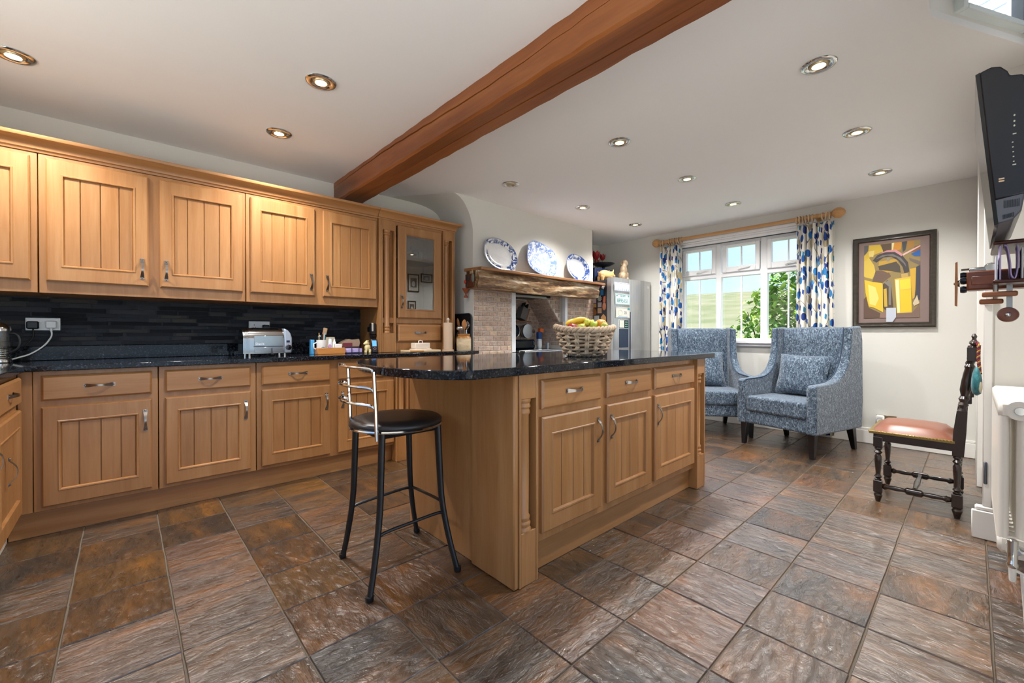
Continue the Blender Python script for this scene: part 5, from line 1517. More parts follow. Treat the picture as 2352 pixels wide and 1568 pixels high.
solo('wooden_spatula', mb, M('#d0a880', 0.6), 'flat pale wooden spatula sticking out of the printed mug', 'spatula')
mb = MB().tube(smoothp([(px(-0.078), 3.49, WZ + 0.02), (px(-0.088), 3.485, WZ + 0.13), (px(-0.086), 3.485, WZ + 0.145), (px(-0.078), 3.48, WZ + 0.142)], 4), 0.0035, 6)
solo('teaspoon', mb, CHROME, 'thin steel spoon handle in the printed mug', 'spoon')
mb = MB().box(px(-0.02), px(0.062), 3.555, 3.572, WZ + 0.008, WZ + 0.135, 0.002)
solo('cream_card_box', mb, M('#d6c8ac', 0.7), 'cream cardboard box standing at the back of the wooden tray', 'box')
t = thing('squeeze_tube', 'white squeeze tube on a purple cap in the wooden tray', 'tube', (px(0.005), 3.50, WZ + 0.008))
obj('cap', MB().lathe([(0.016, 0), (0.016, 0.04)], n=14), M('#7a2a9c', 0.35), t)
obj('tube', MB().lathe([(0.016, 0.04), (0.017, 0.06), (0.012, 0.11), (0.003, 0.115)], n=14, sy=0.7), M('#d3dae0', 0.35), t, 60)
solo('pink_roll', MB().lathe([(0.014, -0.008), (0.014, 0.008)], (px(-0.014), 3.457, WZ + 0.0635), 14, 'Y'), M('#c79ab8', 0.5), 'small round pink reel on the rim of the wooden tray', 'reel')
solo('white_card_box', MB().box(px(0.038), px(0.090), 3.475, 3.515, WZ + 0.008, WZ + 0.080, 0.002), M('#e8e4e0', 0.5), 'small white carton at the front of the wooden tray', 'box')
solo('white_bottle', MB().lathe([(0.012, 0), (0.012, 0.085), (0.007, 0.092), (0.007, 0.110)], (px(0.052), 3.54, WZ + 0.008), 12), WHITE, 'slim white bottle behind the white carton in the tray', 'bottle')
solo('blue_pack', MB().box(1.082, 1.108, 3.52, 3.56, WZ, WZ + 0.115, 0.002), M('#4f9ed0', 0.5), 'small bright blue pack standing beside the wooden tray', 'pack')
# letters, gadget box and stand next to the tray
solo('fabric_bundle', MB().prism([(0, 0), (0.15, 0), (0.158, 0.03), (0.15, 0.062), (0.10, 0.055), (0.06, 0.062), (0.02, 0.045), (-0.008, 0.028)], 'Y', 3.56, 3.62).xf(T(1.335, 0, WZ + 0.055)), M('#b89a80', 0.8), 'folded beige and maroon papers piled beside the wooden tray', 'papers')
solo('maroon_card', MB().box(1.345, 1.42, 3.545, 3.558, WZ + 0.054, WZ + 0.085, 0.001, xf=None), M('#6e2430', 0.6), 'maroon card tucked under the folded papers', 'card')
t = thing('lilac_gadget', 'lilac box in a black wire stand beside the dog ornament', 'box', (1.41, 3.49, WZ))
obj('box', MB().box(-0.07, 0.06, -0.03, 0.035, 0.006, 0.04, 0.004), M('#b9a8d8', 0.4), t)
obj('stand', MB().tube([(-0.03, -0.034, 0.0), (-0.03, -0.034, 0.055), (-0.035, -0.028, 0.062)], 0.003, 6).tube([(0.03, -0.034, 0.0), (0.03, -0.034, 0.055), (0.035, -0.028, 0.062)], 0.003, 6).box(-0.075, 0.065, -0.035, 0.04, 0.0, 0.005), M('#1c1c3a', 0.3), t)
solo('dark_book', MB().box(1.34, 1.47, 3.535, 3.60, WZ, WZ + 0.055, 0.002), M('#3a1e1c', 0.6), 'dark book lying under the folded papers', 'book')
mb = MB()
mb.ball((0, 0, 0.045), (0.026, 0.020, 0.030)); mb.ball((-0.006, 0, 0.082), (0.022, 0.018, 0.020)); mb.ball((-0.024, 0, 0.078), (0.012, 0.010, 0.010)); mb.ball((-0.002, 0.014, 0.100), 0.008); mb.ball((-0.002, -0.014, 0.100), 0.008)
for y in (0.009, -0.009): mb.tube([(-0.012, y, 0.04), (-0.016, y, 0.0)], 0.008, 8); mb.tube([(0.018, y * 1.5, 0.03), (0.014, y * 1.5, 0.0)], 0.010, 8)
mb.xf(T(1.515, 3.46, WZ))
o = solo('dog_ornament', mb, M('#dcc890', 0.5), 'little cream sitting dog ornament beside the handheld meter on the worktop', 'figurine', (1.515, 3.46, WZ)); remesh(o, 0.003, 2)
t = thing('handheld_meter', 'black handheld meter with lit blue screen standing at the worktop edge of the dresser', 'meter', (1.572, 3.445, WZ))
m_ = RX(-8)
obj('case', MB().box(-0.026, 0.026, -0.008, 0.010, 0.0, 0.118, 0.006, xf=m_), M('#1a1c28', 0.35), t)
obj('screen', MB().box(-0.020, 0.018, -0.0095, -0.0075, 0.055, 0.105, 0.001, xf=m_), emit('#5a98e8', 0.6), t)
mb = MB()
for x, z_ in ((-0.012, 0.035), (0.010, 0.035), (0.0, 0.045), (0.0, 0.028)): mb.ball((x, -0.0085, z_), (0.004, 0.002, 0.003), 6, 4)
mb.xf(m_)
obj('keys', mb, M('#c88a80', 0.5), t)
t = thing('tin_opener', 'black wall mounted tin opener on the dresser side', 'tin opener', (1.604, 3.53, 1.02))
obj('case', MB().box(-0.045, 0.001, -0.055, 0.0, 0.03, 0.13, 0.008).prism([(-0.055, 0.03), (0.0, 0.03), (-0.01, -0.005), (-0.04, -0.005)], 'X', -0.04, 0.001), M('#1b1a1c', 0.35), t)
obj('arm', MB().box(-0.035, -0.01, 0.0, 0.06, 0.055, 0.10, 0.004), M('#15151a', 0.35), t)
obj('trim', MB().box(-0.046, -0.03, -0.058, -0.054, 0.06, 0.132, 0.001), CHROME, t)
# things in front of the dresser
t = thing('chopping_board', 'pale wooden chopping board lying in front of the dresser drawer', 'board', (1.965, 3.36, WZ))
bev(obj('board', MB().box(-0.16, 0.16, -0.085, 0.075, 0.0, 0.018), M('#d8bc94', 0.5), t), 0.004, 2)
t = thing('butter_dish', 'cream butter dish with loop handle on the chopping board', 'butter dish', (1.965, 3.36, WZ + 0.018))
bev(obj('dish', MB().box(-0.085, 0.085, -0.05, 0.05, 0.0, 0.010), M('#e8ddd0', 0.3), t), 0.004, 2)
bev(obj('lid', MB().box(-0.076, 0.076, -0.042, 0.042, 0.010, 0.062), M('#e6d8c8', 0.3), t), 0.008, 3)
obj('handle', MB().tube([(-0.02, 0, 0.06), (-0.02, 0, 0.078), (0.0, 0, 0.084), (0.02, 0, 0.078), (0.02, 0, 0.06)], 0.005, 8), M('#e6d8c8', 0.3), t, 60)
mb = MB().tube([(1.81, 3.262, WZ + 0.012), (1.87, 3.255, WZ + 0.012), (1.93, 3.25, WZ + 0.012)], [0.008, 0.012, 0.010], 8)
mb.xf(Matrix.Identity(4))
solo('wooden_knife_handle', mb, M('#c09058', 0.5), 'short wooden handled knife lying at the front of the chopping board', 'knife')
t = thing('kitchen_roll_holder', 'kitchen roll on a wooden stand beside the utensil jar', 'kitchen roll', (2.250, 3.345, WZ))
obj('base', MB().lathe([(0.055, 0), (0.057, 0.006), (0.052, 0.014)], n=24), M('#d6b490', 0.5), t)
obj('roll', MB().lathe([(0.042, 0.016), (0.043, 0.02), (0.043, 0.262), (0.042, 0.266), (0.012, 0.266), (0.012, 0.262)], n=26), M('#d8bca0', 0.9), t, 50)
obj('post', MB().lathe([(0.008, 0.014), (0.008, 0.285), (0.014, 0.292), (0.014, 0.302), (0.006, 0.312)], n=14), M('#e2d0b8', 0.4), t, 50)
JX, JY = 2.396, 3.297
t = thing('utensil_jar', 'stoneware jar full of wooden spoons and steel ladles by the chimney', 'jar', (JX, JY, WZ))
JAR = stone('salt_glaze', [(0, '#d2bc98'), (1, '#d8c4a2')], 0.3, 0.05, 12)
obj('body', MB().lathe([(0.066, 0), (0.070, 0.006), (0.070, 0.115), (0.064, 0.132), (0.054, 0.140), (0.058, 0.152), (0.058, 0.160), (0.052, 0.160), (0.050, 0.145), (0.060, 0.12), (0.060, 0.01), (0.004, 0.008)], n=28), JAR, t, 50)
obj('glaze_band', MB().lathe([(0.0705, 0.112), (0.0650, 0.133), (0.0550, 0.1405), (0.0588, 0.152), (0.0588, 0.161)], n=28), M('#a8743c', 0.3), t, 60)
def spoon(k, kind, c_, label, ax, ay, ln):
    x, y = JX + ax * 0.3, JY + ay * 0.3
    tip = Vector((JX + ax, JY + ay, WZ + ln)); bot = Vector((x, y, WZ + 0.02))
    d_ = (tip - bot).normalized()
    mb = MB().tube([bot, tip], 0.0045, 6)
    q = d_.to_track_quat('Z', 'Y').to_matrix().to_4x4()
    if kind == 'flat': mb.ball(tip + d_ * 0.03, (0.024, 0.006, 0.045), xf=q)
    elif kind == 'ladle': mb.ball(tip + Vector((0.0, 0, -0.012)), (0.034, 0.030, 0.024))
    elif kind == 'whisk':
        for a in range(4):
            pts = [tip + q @ Vector((0.022 * math.sin(PI * s_ / 8) * math.cos(a * PI / 4), 0.022 * math.sin(PI * s_ / 8) * math.sin(a * PI / 4), 0.085 * s_ / 8)) for s_ in range(9)]
            mb.tube(pts, 0.0015, 4)
            pts = [tip + q @ Vector((-0.022 * math.sin(PI * s_ / 8) * math.cos(a * PI / 4), -0.022 * math.sin(PI * s_ / 8) * math.sin(a * PI / 4), 0.085 * s_ / 8)) for s_ in range(9)]
            mb.tube(pts, 0.0015, 4)
    solo('spatula' if kind == 'flat' else kind, mb, c_, label, 'utensil', tuple(bot), 'utensils in the stoneware jar')
WS = M('#b5763e', 0.55); WS2 = M('#8a5428', 0.55)
spoon(0, 'flat', WS, 'broad light wooden spatula standing in the stoneware jar', 0.0, -0.01, 0.225)
spoon(1, 'flat', WS2, 'darker wooden spoon leaning left in the stoneware jar', -0.05, 0.01, 0.235)
spoon(2, 'ladle', STEEL, 'steel ladle leaning over the side of the stoneware jar', -0.062, -0.025, 0.225)
spoon(3, 'whisk', CHROME, 'steel whisk standing in the stoneware jar', 0.035, 0.0, 0.20)
spoon(4, 'flat', M('#caa878', 0.5), 'slim pale wooden spoon in the stoneware jar', 0.02, 0.02, 0.22)
t = thing('black_tray', 'black tray leaning against the chimney side behind the jar', 'tray', (2.490, 3.50, WZ))
mb = MB()
pr = []
for cx_, cz_, a0 in ((0.12, 0.32, 0), (-0.15, 0.32, 90), (-0.15, 0.04, 180), (0.12, 0.04, 270)):
    for k in range(5):
        a = R(a0 + k * 22.5); pr.append((cx_ + 0.04 * math.cos(a), cz_ + 0.04 * math.sin(a)))
mb.prism(pr, 'X', -0.004, 0.004)
mb.xf(RY(1.5))
obj('board', mb, M('#1a1a1c', 0.35), t, 40)
obj('rim', MB().tube([(-0.004, a, b_) for a, b_ in pr], 0.006, 6, True).xf(RY(1.5)), M('#242426', 0.35), t, 60)
t2 = thing('round_tray', 'pale round metal tray leaning on the black tray', 'tray', (2.470, 3.43, WZ))
obj('disc', MB().lathe([(0.10, -0.003), (0.105, -0.008), (0.107, -0.004), (0.10, 0.002), (0.005, 0.002), (0.005, -0.003)], (0, 0, 0.107), 30, 'X').xf(RY(3)), M('#c9c4bc', 0.3, 0.6), t2, 50)

# ================================================================ BASKET OF FRUIT ON THE ISLAND
BX, BYY, BZ = 2.035, 1.575, 0.925
t = thing('fruit_basket', 'chunky woven rope basket of fruit on the island worktop', 'basket', (BX, BYY, BZ))
STRAW = wood('palm_rope', [(0.3, '#a08468'), (0.5, '#bda488'), (0.7, '#d4c0a4')], 'Z', 40, 0.4, 0.7, 0.4, 0.0)
def brad(h): return 0.098 + 0.062 * (h / 0.15) ** 0.75
NS = 16
mb = MB()
for k in range(6):
    h = 0.024 + k * 0.0215
    pts = []
    for i in range(NS * 4):
        a = 2 * PI * i / (NS * 4)
        rr = brad(h) + 0.0075 * math.cos(NS / 2 * a + (PI if k % 2 else 0))
        pts.append((rr * math.cos(a) * 1.06, rr * math.sin(a), h + 0.003 * math.sin(a * 3 + k)))
    mb.tube(pts, 0.0092, 6, True, flat=0.9)
for i in range(NS):
    a = 2 * PI * i / NS
    for off in (-0.042, 0.042):
        pts = []
        for k in range(15):
            h = 0.008 + k * 0.0105
            rr = brad(h) + 0.002 - 0.0105 * math.cos(PI * (h - 0.024) / 0.0215 + (0 if i % 2 else PI))
            pts.append((rr * math.cos(a + off) * 1.06, rr * math.sin(a + off), h))
        mb.tube(pts, 0.0072, 6)
obj('weave', mb, STRAW, t, 60)
mb = MB()
def rimz(a): return 0.156 + 0.020 * max(0, math.cos(a - 2.25)) ** 3 + 0.016 * max(0, math.cos(a + 0.9)) ** 3
for ph in (0, 2 * PI / 3, 4 * PI / 3):
    pts = []
    for i in range(120):
        a = 2 * PI * i / 120
        tw = a * 13 + ph
        rr = 0.166 + 0.0095 * math.cos(tw)
        pts.append((rr * math.cos(a) * 1.06, rr * math.sin(a), rimz(a) + 0.0095 * math.sin(tw)))
    mb.tube(pts, 0.0095, 7, True)
obj('rim', mb, STRAW, t, 60)
mb = MB()
for ph in (0, PI):
    pts = []
    for i in range(80):
        a = 2 * PI * i / 80
        tw = a * 12 + ph
        rr = 0.096 + 0.005 * math.cos(tw)
        pts.append((rr * math.cos(a) * 1.06, rr * math.sin(a), 0.0105 + 0.0045 * math.sin(tw)))
    mb.tube(pts, 0.0065, 6, True)
mb.lathe([(0.098, 0.012), (0.098, 0.020)], n=24)
obj('foot_ring', mb, STRAW, t, 60)
obj('liner', MB().lathe([(0.02, 0.022), (0.095, 0.022), (0.108, 0.05), (0.125, 0.09), (0.142, 0.13), (0.148, 0.15)], n=30, sx=1.05), M('#8a6a48', 0.9), t, 60)
# crumpled paper in the basket
mb = MB()
rows = []
rk = random.Random(9)
for i in range(9):
    rows.append([((0.135 * (1 - 0.1 * i / 8)) * math.cos(a) * (0.2 + 0.8 * i / 8), 0.13 * math.sin(a) * (0.2 + 0.8 * i / 8), 0.140 + 0.022 * rk.random() + 0.012 * i / 8) for a in [2 * PI * k / 20 for k in range(20)]])
mb.grid(rows, cv=True); mb.xf(T(BX, BYY, BZ))
solo('crumpled_paper', mb, M('#d9bd98', 0.8), 'crumpled cream paper lining the fruit basket', 'paper', smooth=20)
# view directions on the island: image right = (0.737,-0.676)
rx_, ry_ = 0.737, -0.676; fx2, fy2 = 0.676, 0.737
def bpos(r_, f_, z_): return (BX + rx_ * r_ + fx2 * f_, BYY + ry_ * r_ + fy2 * f_, BZ + z_)
def banana(r_, f_, z_, yaw, tilt, label):
    t = thing('banana', label, 'banana', bpos(r_, f_, z_), R(yaw))
    pts = []; rad = []
    for k in range(13):
        q = k / 12
        a = -0.75 + 1.5 * q
        pts.append(Vector((0.095 * math.sin(a), 0, 0.095 * math.cos(a) - 0.085)))
        rad.append(0.017 * (math.sin(PI * (0.12 + 0.80 * q))) ** 0.55)
    rad[0] = 0.005; rad[-1] = 0.006
    mb = MB().tube(pts, rad, 8, up=(0, 1, 0)); mb.xf(RX(tilt))
    obj('fruit', mb, M('#d8b02c', 0.45), t, 50)
    e = pts[-1]
    obj('tip', MB().ball(e, (0.005, 0.005, 0.006), 8, 5).xf(RX(tilt)), M('#4a3418', 0.7), t)
banana(-0.060, -0.012, 0.200, -18, -30, 'yellow banana lying on the outside of the pair in the basket')
banana(-0.022, -0.020, 0.210, -30, -25, 'yellow banana lying on top of the other banana in the basket')
def fruit(name, r_, f_, z_, rad, col, label, kind='round', cat=None):
    t = thing(name, label, cat or name, bpos(r_, f_, z_))
    m_ = stone('skin_' + col, [(0, col), (1, col)], 0.4, 0.12, 60)
    if kind == 'round': mb = MB().ball((0, 0, 0), (rad, rad, rad * 0.92), 18, 12)
    elif kind == 'pear': mb = MB().lathe([(0.002, -rad), (rad * 0.7, -rad * 0.8), (rad, -rad * 0.1), (rad * 0.75, rad * 0.6), (rad * 0.42, rad * 1.2), (rad * 0.3, rad * 1.55), (0.002, rad * 1.7)], n=16, xf=RY(60))
    obj('fruit', mb, m_, t, 60)
    st = MB().tube([(0, 0, rad * 0.85), (0.003, 0, rad * 1.15)], 0.0018, 5)
    if kind == 'pear': st = MB().tube([(0, 0, rad * 1.6), (0.003, 0, rad * 2.0)], 0.0018, 5).xf(RY(60))
    obj('stalk', st, M('#5a4a26', 0.7), t)
fruit('orange', 0.098, 0.0, 0.185, 0.040, '#d9922c', 'large orange sitting at the fridge side of the basket')
fruit('nectarine', 0.116, 0.064, 0.190, 0.028, '#c88a52', 'smaller peach coloured nectarine at the basket edge')
fruit('apple', -0.086, -0.070, 0.168, 0.029, '#9c1c22', 'red apple showing through the basket rim', cat='apple')
fruit('pear', -0.034, -0.086, 0.172, 0.022, '#a9b43c', 'green pear beside the red apple in the basket', 'pear', 'pear')
fruit('pear', 0.035, 0.02, 0.195, 0.026, '#b9bf3a', 'yellow green pear in the middle of the basket', 'pear', 'pear')
fruit('pear', 0.046, -0.052, 0.186, 0.022, '#9fb238', 'green pear in front of the orange', 'pear', 'pear')
fruit('lime', 0.106, -0.064, 0.180, 0.022, '#a8b040', 'pale green lime at the basket rim below the orange')
fruit('lime', 0.008, -0.044, 0.204, 0.019, '#c3c548', 'small yellow green lime on top of the pears')
fruit('grapefruit', -0.005, 0.07, 0.155, 0.045, '#c9803c', 'ruddy grapefruit lying at the back of the basket')

# ================================================================ FRAMED PAINTING ON THE WINDOW WALL
t = thing('framed_painting', 'framed painting of yellow tool cases in a brown mount on the window wall', 'picture', (WX, 0.509, 1.12))
PX = WX
def ringframe(y0, y1, z0, z1, bw, xf_, xb, mat, name, parent):
    mb = MB()
    rows = []
    for d_, x in ((0, xb), (0, xf_ + 0.006), (bw * 0.25, xf_), (bw * 0.6, xf_ + 0.006), (bw * 0.85, xf_ + 0.004), (bw, xf_ + 0.014)):
        rows.append([(x, y0 + d_, z0 + d_), (x, y1 - d_, z0 + d_), (x, y1 - d_, z1 - d_), (x, y0 + d_, z1 - d_)])
    mb.grid(rows, cv=True)
    return obj(name, mb, mat, parent, 30, w=True)
FRM = stone('antique_frame', [(0, '#2a2622'), (1, '#3a332a')], 0.3, 0.3, 25)
ringframe(0.217, 0.800, 1.120, 1.986, 0.046, PX - 0.034, PX, FRM, 'frame', t)
obj('mount_board', MB().box(PX - 0.016, PX - 0.004, 0.262, 0.756, 1.165, 1.942), M('#83706a', 0.8), t, w=True)
QY0, QY1, QZ0, QZ1 = 0.322, 0.716, 1.205, 1.912
def pp(x, y, lay):
    u = (x - 419) / 643.0
    top = 430 - 65 * u; bot = 1222 - 17 * u
    v = 1 - (y - top) / (bot - top)
    return (PX - 0.0166 - 0.00012 * lay, QY1 - (QY1 - QY0) * u, QZ0 + (QZ1 - QZ0) * v)
polys = [
 ('#8f7b4e', [(419, 430), (1062, 365), (1062, 1205), (419, 1222)]),
 ('#5d5a58', [(419, 430), (475, 425), (470, 480), (430, 530), (419, 530)]),
 ('#c9a93c', [(475, 425), (610, 418), (650, 490), (560, 520), (480, 560), (419, 600), (419, 540), (470, 490)]),
 ('#5c4a38', [(620, 415), (760, 400), (740, 480), (650, 500)]),
 ('#c98a34', [(770, 398), (860, 390), (850, 470), (740, 500)]),
 ('#e2d49a', [(745, 402), (775, 398), (760, 480), (745, 485)]),
 ('#4a4a4c', [(860, 388), (920, 382), (900, 480), (870, 500)]),
 ('#a97a3c', [(920, 382), (1000, 374), (990, 440), (920, 470)]),
 ('#8a5a3a', [(1000, 440), (1062, 420), (1062, 490), (960, 500)]),
 ('#2d5c9c', [(960, 520), (1062, 470), (1062, 545), (1000, 545)]),
 ('#cdb04a', [(419, 600), (480, 560), (540, 640), (560, 720), (520, 790), (430, 770), (419, 760)]),
 ('#d6c070', [(470, 490), (545, 480), (530, 550), (480, 545)]),
 ('#6a5548', [(560, 700), (700, 690), (740, 760), (640, 830), (520, 820)]),
 ('#b7913a', [(600, 600), (800, 570), (850, 700), (700, 720), (590, 680)]),
 ('#4f463c', [(590, 650), (800, 600), (840, 650), (850, 720), (700, 700), (600, 690)]),
 ('#8a8272', [(690, 560), (725, 555), (725, 595), (690, 600)]),
 ('#443f3e', [(525, 590), (580, 530), (680, 498), (780, 500), (870, 540), (930, 610), (945, 710), (890, 728), (870, 660), (820, 590), (740, 545), (650, 555), (570, 610)]),
 ('#6f6a68', [(560, 575), (640, 530), (760, 520), (850, 560), (900, 620), (910, 660), (880, 620), (800, 555), (700, 535), (610, 560)]),
 ('#c98c90', [(600, 515), (690, 480), (790, 470), (870, 520), (860, 545), (780, 495), (680, 500)]),
 ('#dcb3ae', [(870, 520), (1062, 425), (1062, 440), (875, 540)]),
 ('#6e625c', [(940, 560), (1062, 600), (1062, 640), (950, 590)]),
 ('#c9a03a', [(950, 680), (1018, 668), (1010, 980), (980, 1010)]),
 ('#3f3f48', [(1018, 660), (1062, 640), (1062, 1010), (1000, 1040), (1012, 900)]),
 ('#d9b534', [(425, 800), (520, 820), (640, 835), (655, 900), (650, 1150), (540, 1100), (480, 1090), (440, 940)]),
 ('#e6cf72', [(470, 850), (560, 880), (600, 1000), (560, 1080), (490, 1060)]),
 ('#53463a', [(645, 850), (700, 800), (740, 830), (770, 1100), (690, 1130), (650, 1100)]),
 ('#c2a13c', [(655, 900), (690, 890), (700, 1090), (665, 1090)]),
 ('#7c786e', [(660, 830), (720, 800), (745, 840), (740, 1070), (715, 1070), (715, 870)]),
 ('#d3b048', [(780, 790), (960, 760), (975, 1150), (810, 1160)]),
 ('#e4c83c', [(840, 800), (955, 785), (965, 890), (845, 905)]),
 ('#ddbb2e', [(845, 915), (966, 900), (972, 1140), (852, 1150)]),
 ('#e8dca0', [(790, 800), (830, 795), (845, 1150), (815, 1155)]),
 ('#b8995a', [(855, 735), (925, 725), (935, 770), (860, 775)]),
 ('#5f4a3e', [(419, 1010), (450, 980), (480, 1100), (620, 1160), (610, 1210), (419, 1218)]),
 ('#8c7064', [(620, 1160), (690, 1130), (690, 1210), (612, 1212)]),
 ('#7a6258', [(800, 1160), (980, 1150), (1055, 1060), (1055, 1200), (800, 1208)]),
 ('#c8b89a', [(985, 1050), (1030, 960), (1055, 1050), (1000, 1080)]),
]
mats = []; mb = MB(); mi = {}
for k, (c_, pl) in enumerate(polys):
    if c_ not in mi: mi[c_] = len(mats); mats.append(M(c_, 0.7))
    mb.add([pp(x, y, k) for x, y in pl], [tuple(range(len(pl)))], mi[c_])
obj('canvas', mb, mats, t, 0, w=True)
pc = [pp(688, 1102, 40), pp(800, 1100, 40), pp(800, 1200, 40), pp(760, 1255, 40), pp(688, 1255, 40)]
mb = MB().prism([(p[1], p[2]) for p in pc], 'X', PX - 0.0245, PX - 0.0230)
solo('tucked_card', mb, M('#bcc2cc', 0.5), 'small pale card tucked into the bottom of the framed painting', 'card')
# socket with white plug near the skirting of the window wall
t = thing('wall_socket', 'brass wall socket with a white adaptor just above the window wall skirting', 'socket', (WX, 0.55, 0.24))
obj('plate', MB().box(-0.008, 0.0, -0.075, 0.07, -0.045, 0.045, 0.002), M('#8c7c60', 0.3, 0.8), t)
obj('switch', MB().box(-0.012, -0.006, -0.04, -0.028, 0.0, 0.02, 0.001), WHITE, t)
t = thing('white_adaptor', 'white plug in adaptor in the brass socket behind the carved chair', 'adaptor', (WX - 0.008, 0.59, 0.235))
obj('shell', MB().box(-0.045, 0.0, -0.032, 0.032, -0.045, 0.05, 0.010), WHITE, t)
obj('front_ring', MB().tube([(-0.046, 0.022 * math.cos(a * PI / 8), 0.03 * math.sin(a * PI / 8)) for a in range(16)], 0.002, 5, True), M('#c9c9c9', 0.4), t)

# framed prints on the doorway wall (seen mirrored in the dresser glass)
def print_frame(x0, x1, z0, z1, label, c_):
    t = thing('framed_print', label, 'picture', ((x0 + x1) / 2, -0.07, z0))
    w_, h_ = (x1 - x0) / 2, z1 - z0
    mb = MB(); rows = []
    for d_, y in ((0, 0.0), (0, 0.018), (0.012, 0.020), (0.018, 0.012)):
        rows.append([(-w_ + d_, y, d_), (w_ - d_, y, d_), (w_ - d_, y, h_ - d_), (-w_ + d_, y, h_ - d_)])
    mb.grid(rows, cv=True); obj('frame', mb, M('#241c16', 0.4), t)
    obj('mount', MB().box(-w_ + 0.014, w_ - 0.014, 0.004, 0.010, 0.014, h_ - 0.014), M('#dcd8cc', 0.8), t)
    obj('print', MB().box(-w_ * 0.55, w_ * 0.55, 0.010, 0.0108, h_ * 0.25, h_ * 0.78).ball((0, 0.0108, h_ * 0.45), (w_ * 0.3, 0.0006, h_ * 0.16), 10, 6, mi=1), [M(c_, 0.8), M('#d8d6d0', 0.8)], t)
print_frame(3.80, 4.03, 1.83, 2.15, 'upright dark framed print on the doorway wall mirrored in the dresser glass', '#6e6a66')
print_frame(4.07, 4.31, 2.02, 2.18, 'wide dark framed print high on the doorway wall', '#8494a4')
print_frame(3.80, 3.96, 1.40, 1.66, 'small framed print low on the doorway wall', '#5a524a')

# ================================================================ TELEVISION
t = thing('television', 'black flat television on a wall bracket seen from its side', 'television', (2.26, -0.06, 1.38))
def tvb(mb): return mb
x0, x1 = 1.90, 2.42
prof = [(-0.010, 1.838), (-0.012, 1.846), (-0.034, 1.852), (-0.052, 1.846), (-0.066, 1.826), (-0.070, 1.812), (-0.092, 1.806), (-0.098, 1.800), (-0.112, 1.60), (-0.112, 1.50), (-0.100, 1.462), (-0.042, 1.456)]
bev(obj('housing', MB().prism(prof, 'X', x0, x1), M('#17171c', 0.28), t, 40, w=True), 0.004, 2)
obj('bezel', MB().prism([(-0.002, 1.842), (-0.012, 1.846), (-0.050, 1.384), (-0.042, 1.380)], 'X', x0 + 0.002, x1 - 0.002), BLACKG, t, w=True)
bev(obj('speaker_bar', MB().prism([(-0.037, 1.456), (-0.100, 1.466), (-0.094, 1.415), (-0.078, 1.392), (-0.048, 1.384)], 'X', x0 + 0.003, x1 - 0.003), M('#5c5a5c', 0.4, 0.3), t, w=True), 0.003, 1)
mb = MB()
for k in range(10): mb.box(x0 - 0.0005 + 0.002, x0 + 0.004, -0.062 - k * 0.0031, -0.0605 - k * 0.0031, 1.428, 1.450)
for k in range(8): mb.box(x0 + 0.001, x0 + 0.004, -0.060 - k * 0.0028, -0.0585 - k * 0.0028, 1.396 + k * 0.0006, 1.408 + k * 0.0006)
obj('vents', mb, BLACKM, t, w=True)
mb = MB()
for z_ in (1.692, 1.675, 1.662): mb.ball((x0 - 0.0005, -0.079, z_), (0.001, 0.0022, 0.003), 6, 4)
for k in range(5): mb.ball((x0 - 0.0005, -0.076 - 0.0006 * k, 1.615 - k * 0.014), (0.001, 0.002, 0.0018), 6, 4)
for z_ in (1.637, 1.548): mb.box(x0 - 0.001, x0 + 0.001, -0.083, -0.076, z_, z_ + 0.003)
obj('port_panel', mb, M('#c8c4a8', 0.4), t, w=True)['kind'] = 'stuff'
obj('sticker', MB().box(x0 - 0.0008, x0 + 0.001, -0.061, -0.050, 1.506, 1.510).box(x0 - 0.0008, x0 + 0.001, -0.061, -0.050, 1.513, 1.517), M('#d8b48c', 0.5), t, w=True)
obj('bracket_arm', MB().box(2.20, 2.26, -0.298, -0.100, 1.60, 1.66, 0.004).box(2.16, 2.30, -0.299, -0.285, 1.53, 1.73, 0.003).box(1.96, 2.0, -0.15, -0.108, 1.52, 1.78, 0.004), BLACKM, t, w=True)
# ================================================================ WOODEN BIPLANE LETTER RACK
t = thing('biplane_letter_rack', 'wooden biplane model letter rack fixed to the wall below the television', 'letter rack', (2.34, -0.10, 1.10))
pr = []
obj('propeller', MB().prism([(0.040, 1.165), (0.047, 1.168), (0.047, 1.25), (0.046, 1.332), (0.040, 1.335), (0.039, 1.25)], 'X', 2.35, 2.375), M('#b8743c', 0.45), t, w=True)
obj('spinner', MB().lathe([(0.004, 0.05), (0.010, 0.040), (0.014, 0.034)], (2.36, 0, 1.252), 12, 'Y'), PEWTER, t, w=True)
mb = MB()
for k in range(5):
    a = 2 * PI * k / 5 + 0.3
    mb.lathe([(0.010, -0.004), (0.012, 0.0), (0.010, 0.004)], (2.36 + 0.026 * math.cos(a), 0.024, 1.252 + 0.030 * math.sin(a)), 10, 'Y', xf=Matrix.Scale(2.2, 4, (0, 1, 0)))
obj('engine', mb, M('#2c2c34', 0.3, 0.7), t, 50, w=True)
bev(obj('fuselage', MB().prism([(2.32, 1.222), (2.40, 1.222), (2.40, 1.292), (2.32, 1.292)], 'Y', -0.298, 0.016), MAHOG, t, w=True), 0.006, 2)
obj('side_panel', MB().box(2.316, 2.321, -0.06, 0.004, 1.240, 1.272, 0.002), MAHOG, t, w=True)
obj('gun', MB().tube([(2.35, 0.03, 1.302), (2.35, -0.06, 1.306)], 0.004, 6).box(2.335, 2.365, -0.04, 0.01, 1.292, 1.304, 0.002), PEWTER, t, w=True)
obj('cowl_ring', MB().lathe([(0.015, -0.012), (0.019, 0), (0.015, 0.012)], (2.345, -0.045, 1.302), 12, 'X'), CHROME, t, w=True)
WG = M('#4a2214', 0.35)
